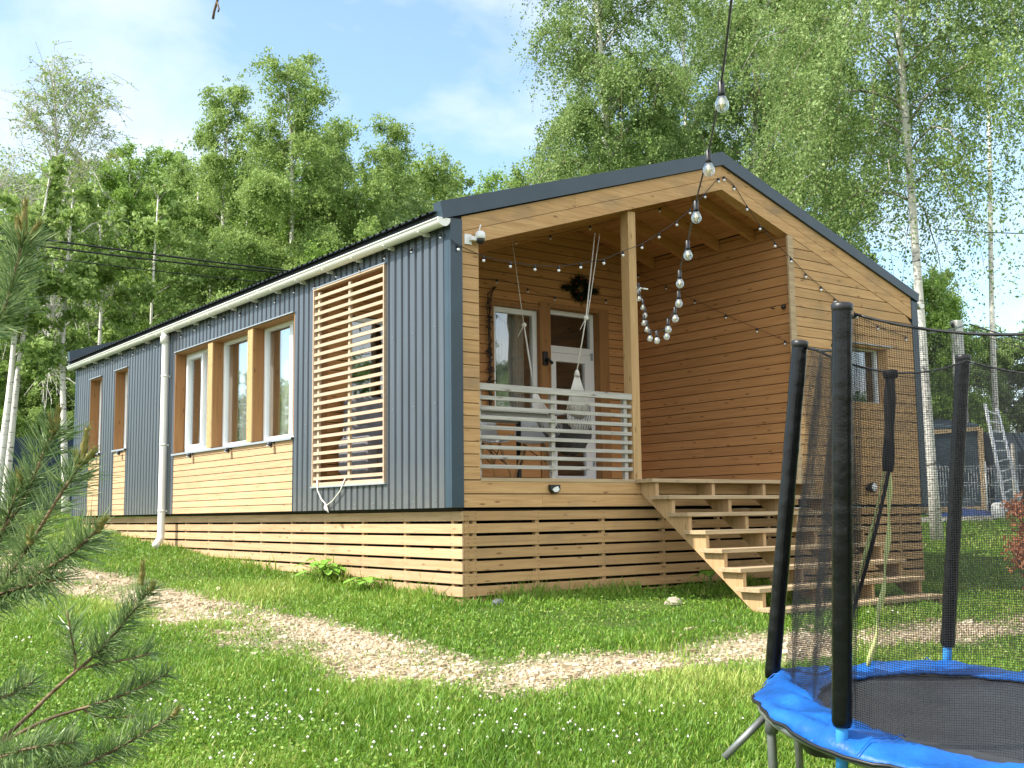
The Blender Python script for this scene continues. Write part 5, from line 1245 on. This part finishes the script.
branch([(-90, 900, 2.8), (-20, 800, 2.7), (20, 776, 2.65), (70, 768, 2.65)], .008, .004, .25, 900, .06)

# ------------------------------------------------------------------ ground, gravel, grass
def axis(a, b, step, far):
    core_ = np.arange(a, b+1e-6, step); o = []; s = step
    x = b
    while x < far: s *= 1.35; x += s; o.append(x)
    p = []; s = step; x = a
    while x > -far: s *= 1.35; x -= s; p.append(x)
    return np.r_[p[::-1], core_, o]
gxs, gys = axis(-7, 14, .11, 1200), axis(-8, 13, .11, 1200)
GX, GY = np.meshgrid(gxs, gys, indexing='ij'); GZ = ground(GX, GY); far_ = np.hypot(GX-2, GY-2)
bm_v = bare(GX, GY); GZ = GZ+.02*wobble(GX, GY, 2.3, 3)*(far_ < 60)-.015*bm_v
nx, ny = len(gxs), len(gys); ii, jj = np.meshgrid(np.arange(nx-1), np.arange(ny-1), indexing='ij')
Fg = np.stack([ii*ny+jj, (ii+1)*ny+jj, (ii+1)*ny+jj+1, ii*ny+jj+1], -1).reshape(-1, 4)
go = np_mesh('ground', np.stack([GX, GY, GZ], -1).reshape(-1, 3), Fg, GROUND, attr=bm_v.ravel(), smooth=True, attr_domain='POINT', aname='path'); tag(go, kind='structure')
def gsurf(x, y): return ground(x, y)+.02*wobble(x, y, 2.3, 3)-.015*bare(x, y)
fh = fw[:2]/np.linalg.norm(fw[:2]); rh = np.array([fh[1], -fh[0]])
def scatter(n, dmin, dmax, rg, power=1.0, margin=17):
    """random ground points in front of the camera, denser close by"""
    u = rg.uniform(0, 1, n); d = (dmin**(1-power)+(dmax**(1-power)-dmin**(1-power))*u)**(1/(1-power)) if power != 1 else dmin*(dmax/dmin)**u
    h = np.tan(R(25+margin)); l = rg.uniform(-h, h, n)*d
    return CAM[0]+fh[0]*d+rh[0]*l, CAM[1]+fh[1]*d+rh[1]*l, d
def not_house(x, y): return ~((x > .16) & (x < 7.4) & (y > .06) & (y < 12.1))
# grass blades
rgs = np.random.default_rng(61)
gxp, gyp, gd = scatter(900000, 4.2, 30, rgs, power=1.25)
br = bare(gxp, gyp); pd_ = path_dist(gxp, gyp)
keep = (rgs.uniform(0, 1, len(gxp)) > br*1.08) & not_house(gxp, gyp) & ~((gxp > 2.3) & (gxp < 5) & (gyp > -.1) & (gyp < .1))
gxp, gyp, gd, br, pd_ = gxp[keep], gyp[keep], gd[keep], br[keep], pd_[keep]; n = len(gxp)
patch = wobble(gxp, gyp, 1.3, 11); patch2 = wobble(gxp, gyp, 4.3, 17)
hgt = .038*(1+.5*patch+.40*patch2)*rgs.uniform(.45, 1.5, n)+.004
skd = np.minimum(np.where((gyp < .06) & (gxp > 0), np.abs(gyp-.03), 9), np.where((gxp < .17) & (gyp > -.2), np.abs(gxp-.13), 9))
hgt *= 1+1.3*np.exp(-(skd/.22)**2)*rgs.uniform(.3, 1.3, n); hgt *= np.clip(.55+pd_/1.2, .6, 1.05); hgt *= 1-.25*br
tall = rgs.uniform(0, 1, n) < .012; hgt[tall] *= 2.0
for cx_, cy_, rr_, k_ in ((.4, -2.15, .28, 1.4), (-1.9, .6, .35, .9), (-.2, -1.3, .5, .7), (4.2, -2.0, .5, 1.1), (3.4, -.5, .8, 1.0), (.05, 2.4, .4, .8)): hgt *= 1+k_*np.exp(-((gxp-cx_)**2+(gyp-cy_)**2)/rr_**2)
wd = (.0021+.00032*gd)*rgs.uniform(.7, 1.3, n)
az = rgs.uniform(0, 6.283, n); lean_ = rgs.uniform(.1, .9, n)*hgt
bz = gsurf(gxp, gyp)-.006; Bp = np.c_[gxp, gyp, bz]; wv_ = np.c_[np.cos(az), np.sin(az), 0*az]*wd[:, None]; la = az+1.57+rgs.normal(0, .5, n); ld_ = np.c_[np.cos(la), np.sin(la), 0*la]*lean_[:, None]
M_ = Bp+ld_*.35+np.c_[0*az, 0*az, hgt*.6]; T_ = Bp+ld_+np.c_[0*az, 0*az, hgt]
V = np.stack([Bp-wv_, Bp+wv_, M_+wv_*.8, M_-wv_*.8, T_+wv_*.15, T_-wv_*.15], 1).reshape(-1, 3); b6 = np.arange(n)[:, None]*6
F_ = np.concatenate([b6+np.array([[0, 1, 2, 3]]), b6+np.array([[3, 2, 4, 5]])], 1).reshape(-1, 4)
tint = np.clip(.42+.22*patch+.20*wobble(gxp, gyp, 2.7, 5)+rgs.normal(0, .17, n)+.10*np.exp(-(pd_/.6)**2), 0, 1); dry = rgs.uniform(0, 1, n) < .045; tint[dry] = 1
tag(np_mesh('grass', V, F_, GRASS, attr=np.repeat(tint, 2)), kind='stuff', label='short green lawn of uneven grass', cat='grass')
# clover: broad leaflets low in the lawn and white heads
cx2, cy2, cd = scatter(90000, 4.5, 16, rgs, power=1.3); m_ = (wobble(cx2, cy2, 1.7, 13) > .05) & (bare(cx2, cy2) < .25) & not_house(cx2, cy2); cx2, cy2, cd = cx2[m_], cy2[m_], cd[m_]; n = len(cx2)
Pc = np.c_[cx2, cy2, gsurf(cx2, cy2)+rgs.uniform(.02, .06, n)]; dd = np.c_[rgs.normal(0, 1, n), rgs.normal(0, 1, n), rgs.normal(0, .25, n)]
V, F_ = quads_from(Pc, dd, .011*rgs.uniform(.7, 1.3, n), rgs, .8)
tag(np_mesh('clover_leaves', V, F_, GRASS, attr=np.clip(rgs.normal(.5, .15, n), 0, 1)), kind='stuff', label='low clover leaves growing among the grass', cat='clover')
t_v = []; 
cl_c = [(-2.9, -2.4, .9, 130), (-2.3, -3.2, .8, 90), (-3.2, -1.9, .5, 40), (-1.5, -3.6, .7, 70), (-.9, -3.6, .6, 40), (-3.4, -3.0, .5, 30), (-1.7, -2.9, .9, 50), (-2.4, .3, .6, 16), (.6, -3.5, .6, 30), (3.2, -2.2, 1.2, 30), (-3.3, .3, .8, 40)]
hv = MB()
octa = np.array([(1, 0, 0), (-1, 0, 0), (0, 1, 0), (0, -1, 0), (0, 0, 1), (0, 0, -1)], float); of = [(0, 2, 4), (2, 1, 4), (1, 3, 4), (3, 0, 4), (2, 0, 5), (1, 2, 5), (3, 1, 5), (0, 3, 5)]
for cx_, cy_, s_, nn_ in cl_c:
    for _ in range(int(nn_*.42)):
        x, y = cx_+rgs.normal(0, s_*.33), cy_+rgs.normal(0, s_*.33)
        if float(bare(np.array([x]), np.array([y]))[0]) > .3 or not not_house(x, y): continue
        z = float(gsurf(np.array([x]), np.array([y]))[0])+rgs.uniform(.05, .085); r = rgs.uniform(.006, .011)
        hv.add([tuple(np.array([x, y, z])+o_*r*rgs.uniform(.8, 1.2)) for o_ in octa], of)
tag(hv.build('clover_flowers', CLOV), kind='stuff', label='small white clover heads dotted over the lawn', cat='flowers')
# gravel
px_, py_, pdv = scatter(260000, 5.5, 24, rgs, power=1.3); bv = bare(px_, py_); m_ = (rgs.uniform(0, 1, len(px_)) < bv*.9) | ((path_dist(px_, py_) < .75) & (rgs.uniform(0, 1, len(px_)) < .06)); m_ &= not_house(px_, py_)
px_, py_, pdv = px_[m_], py_[m_], pdv[m_]; n = len(px_); r = rgs.lognormal(-4.78, .45, n)*(1+.02*pdv); r = np.minimum(r, .045)
Pp = np.c_[px_, py_, gsurf(px_, py_)+r*.25]
cube = np.array([(x, y, z) for z in (-1, 1) for y in (-1, 1) for x in (-1, 1)], float)*np.array([.75, .62, .45]); qf = np.array([(0, 2, 3, 1), (4, 5, 7, 6), (0, 1, 5, 4), (2, 6, 7, 3), (0, 4, 6, 2), (1, 3, 7, 5)])
aa = rgs.uniform(0, 6.283, n); ca, sa = np.cos(aa), np.sin(aa); cv = cube[None]*rgs.uniform(.6, 1.3, (n, 8, 3))*r[:, None, None]
Vp = np.stack([cv[..., 0]*ca[:, None]-cv[..., 1]*sa[:, None], cv[..., 0]*sa[:, None]+cv[..., 1]*ca[:, None], cv[..., 2]], -1)+Pp[:, None]
tag(np_mesh('gravel', Vp.reshape(-1, 3), (np.arange(n)[:, None, None]*8+qf[None]).reshape(-1, 4), PEB, attr=np.repeat(rgs.uniform(0, 1, n), 6)), kind='stuff', label='beige crushed gravel strewn along the worn path', cat='gravel')
# rock and scrap of paper in the grass
def rock(x, y, r, name, m, label, cat, sq=.6):
    rr_ = np.random.default_rng(int(abs(x*100))); bm = bpy.data.meshes.new(name); t = MB(); c = np.array([x, y, gz(x, y)+r*sq*.5]); n1, n2 = 7, 11; V = []
    for i in range(n1+1):
        for k_ in range(n2): a, b = math.pi*i/n1, 2*math.pi*k_/n2; q = np.array([math.sin(a)*math.cos(b), math.sin(a)*math.sin(b)*.8, math.cos(a)*sq]); V.append(c+q*r*(1+.16*math.sin(3*q[0]+5*q[1]+x)+rr_.normal(0, .05)))
    t.add(V, [(i*n2+k_, i*n2+(k_+1) % n2, (i+1)*n2+(k_+1) % n2, (i+1)*n2+k_) for i in range(n1) for k_ in range(n2)]); tag(t.build(name, m, base=tuple(c)), label, cat)
rock(1.85, -.93, .085, 'rock', CONC, 'beige stone in the grass left of the staircase', 'stone')
rock(1.55, -1.7, .05, 'paper_scrap', WHITE, 'little white scrap lying in the lawn below the stair foot', 'litter', .25)
rock(.42, -.12, .06, 'rock', plain('dark grey stone', (.10, .11, .11), .8), 'dark stone in the grass at the corner of the skirting', 'stone')
# leafy plants by the skirting
def leafy(x, y, n, r, h, label, seed):
    rl = np.random.default_rng(seed); z = gz(x, y); e = empty('leafy_plant', (x, y, z), label, 'plant'); V, F_, T = [], [], []; s = MB()
    for i in range(n):
        a = rl.uniform(0, 6.283); d = r*rl.uniform(.2, 1); tip = np.array([x+d*math.cos(a), y+d*math.sin(a), z+h*rl.uniform(.5, 1.1)]); s.tube([np.array([x, y, z]), np.array([x+.4*(tip[0]-x), y+.4*(tip[1]-y), z+.7*(tip[2]-z)]), tip], [.007, .006, .004], 5)
        L_ = .065*rl.uniform(.6, 1.3); o = np.array([math.cos(a), math.sin(a), -.25]); sd = np.array([-math.sin(a), math.cos(a), 0]); K = 6
        b0 = len(V)
        for k_ in range(K+1):
            u = k_/K; wdt = L_*.62*math.sin(math.pi*min(1, .12+u*.88))**.8*(1+.15*math.sin(k_*4)); c = tip+o*L_*2*(u-.3)+np.array([0, 0, -.12*L_*u*u])
            V += [c-sd*wdt+np.array([0, 0, wdt*.25]), c, c+sd*wdt+np.array([0, 0, wdt*.25])]
            if k_ < K: q = b0+k_*3; F_ += [(q, q+1, q+4, q+3), (q+1, q+2, q+5, q+4)]; T += [rl.uniform(0, 1)]*2
    s.build('stems', PLANT if False else plain('pale green stems', (.2, .3, .06), .6), e); np_mesh('leaves', np.array(V), np.array(F_), PLANT, e, attr=np.array(T), smooth=True)
leafy(-.05, 2.35, 30, .28, .26, 'pale broad leaved plant in front of the side skirting', 1)
leafy(-.08, 1.45, 12, .18, .14, 'smaller pale broad leaved plant nearer the corner of the skirting', 2)
leafy(3.0, -.35, 9, .25, .22, 'leafy weed growing in the shade under the left end of the stairs', 3)
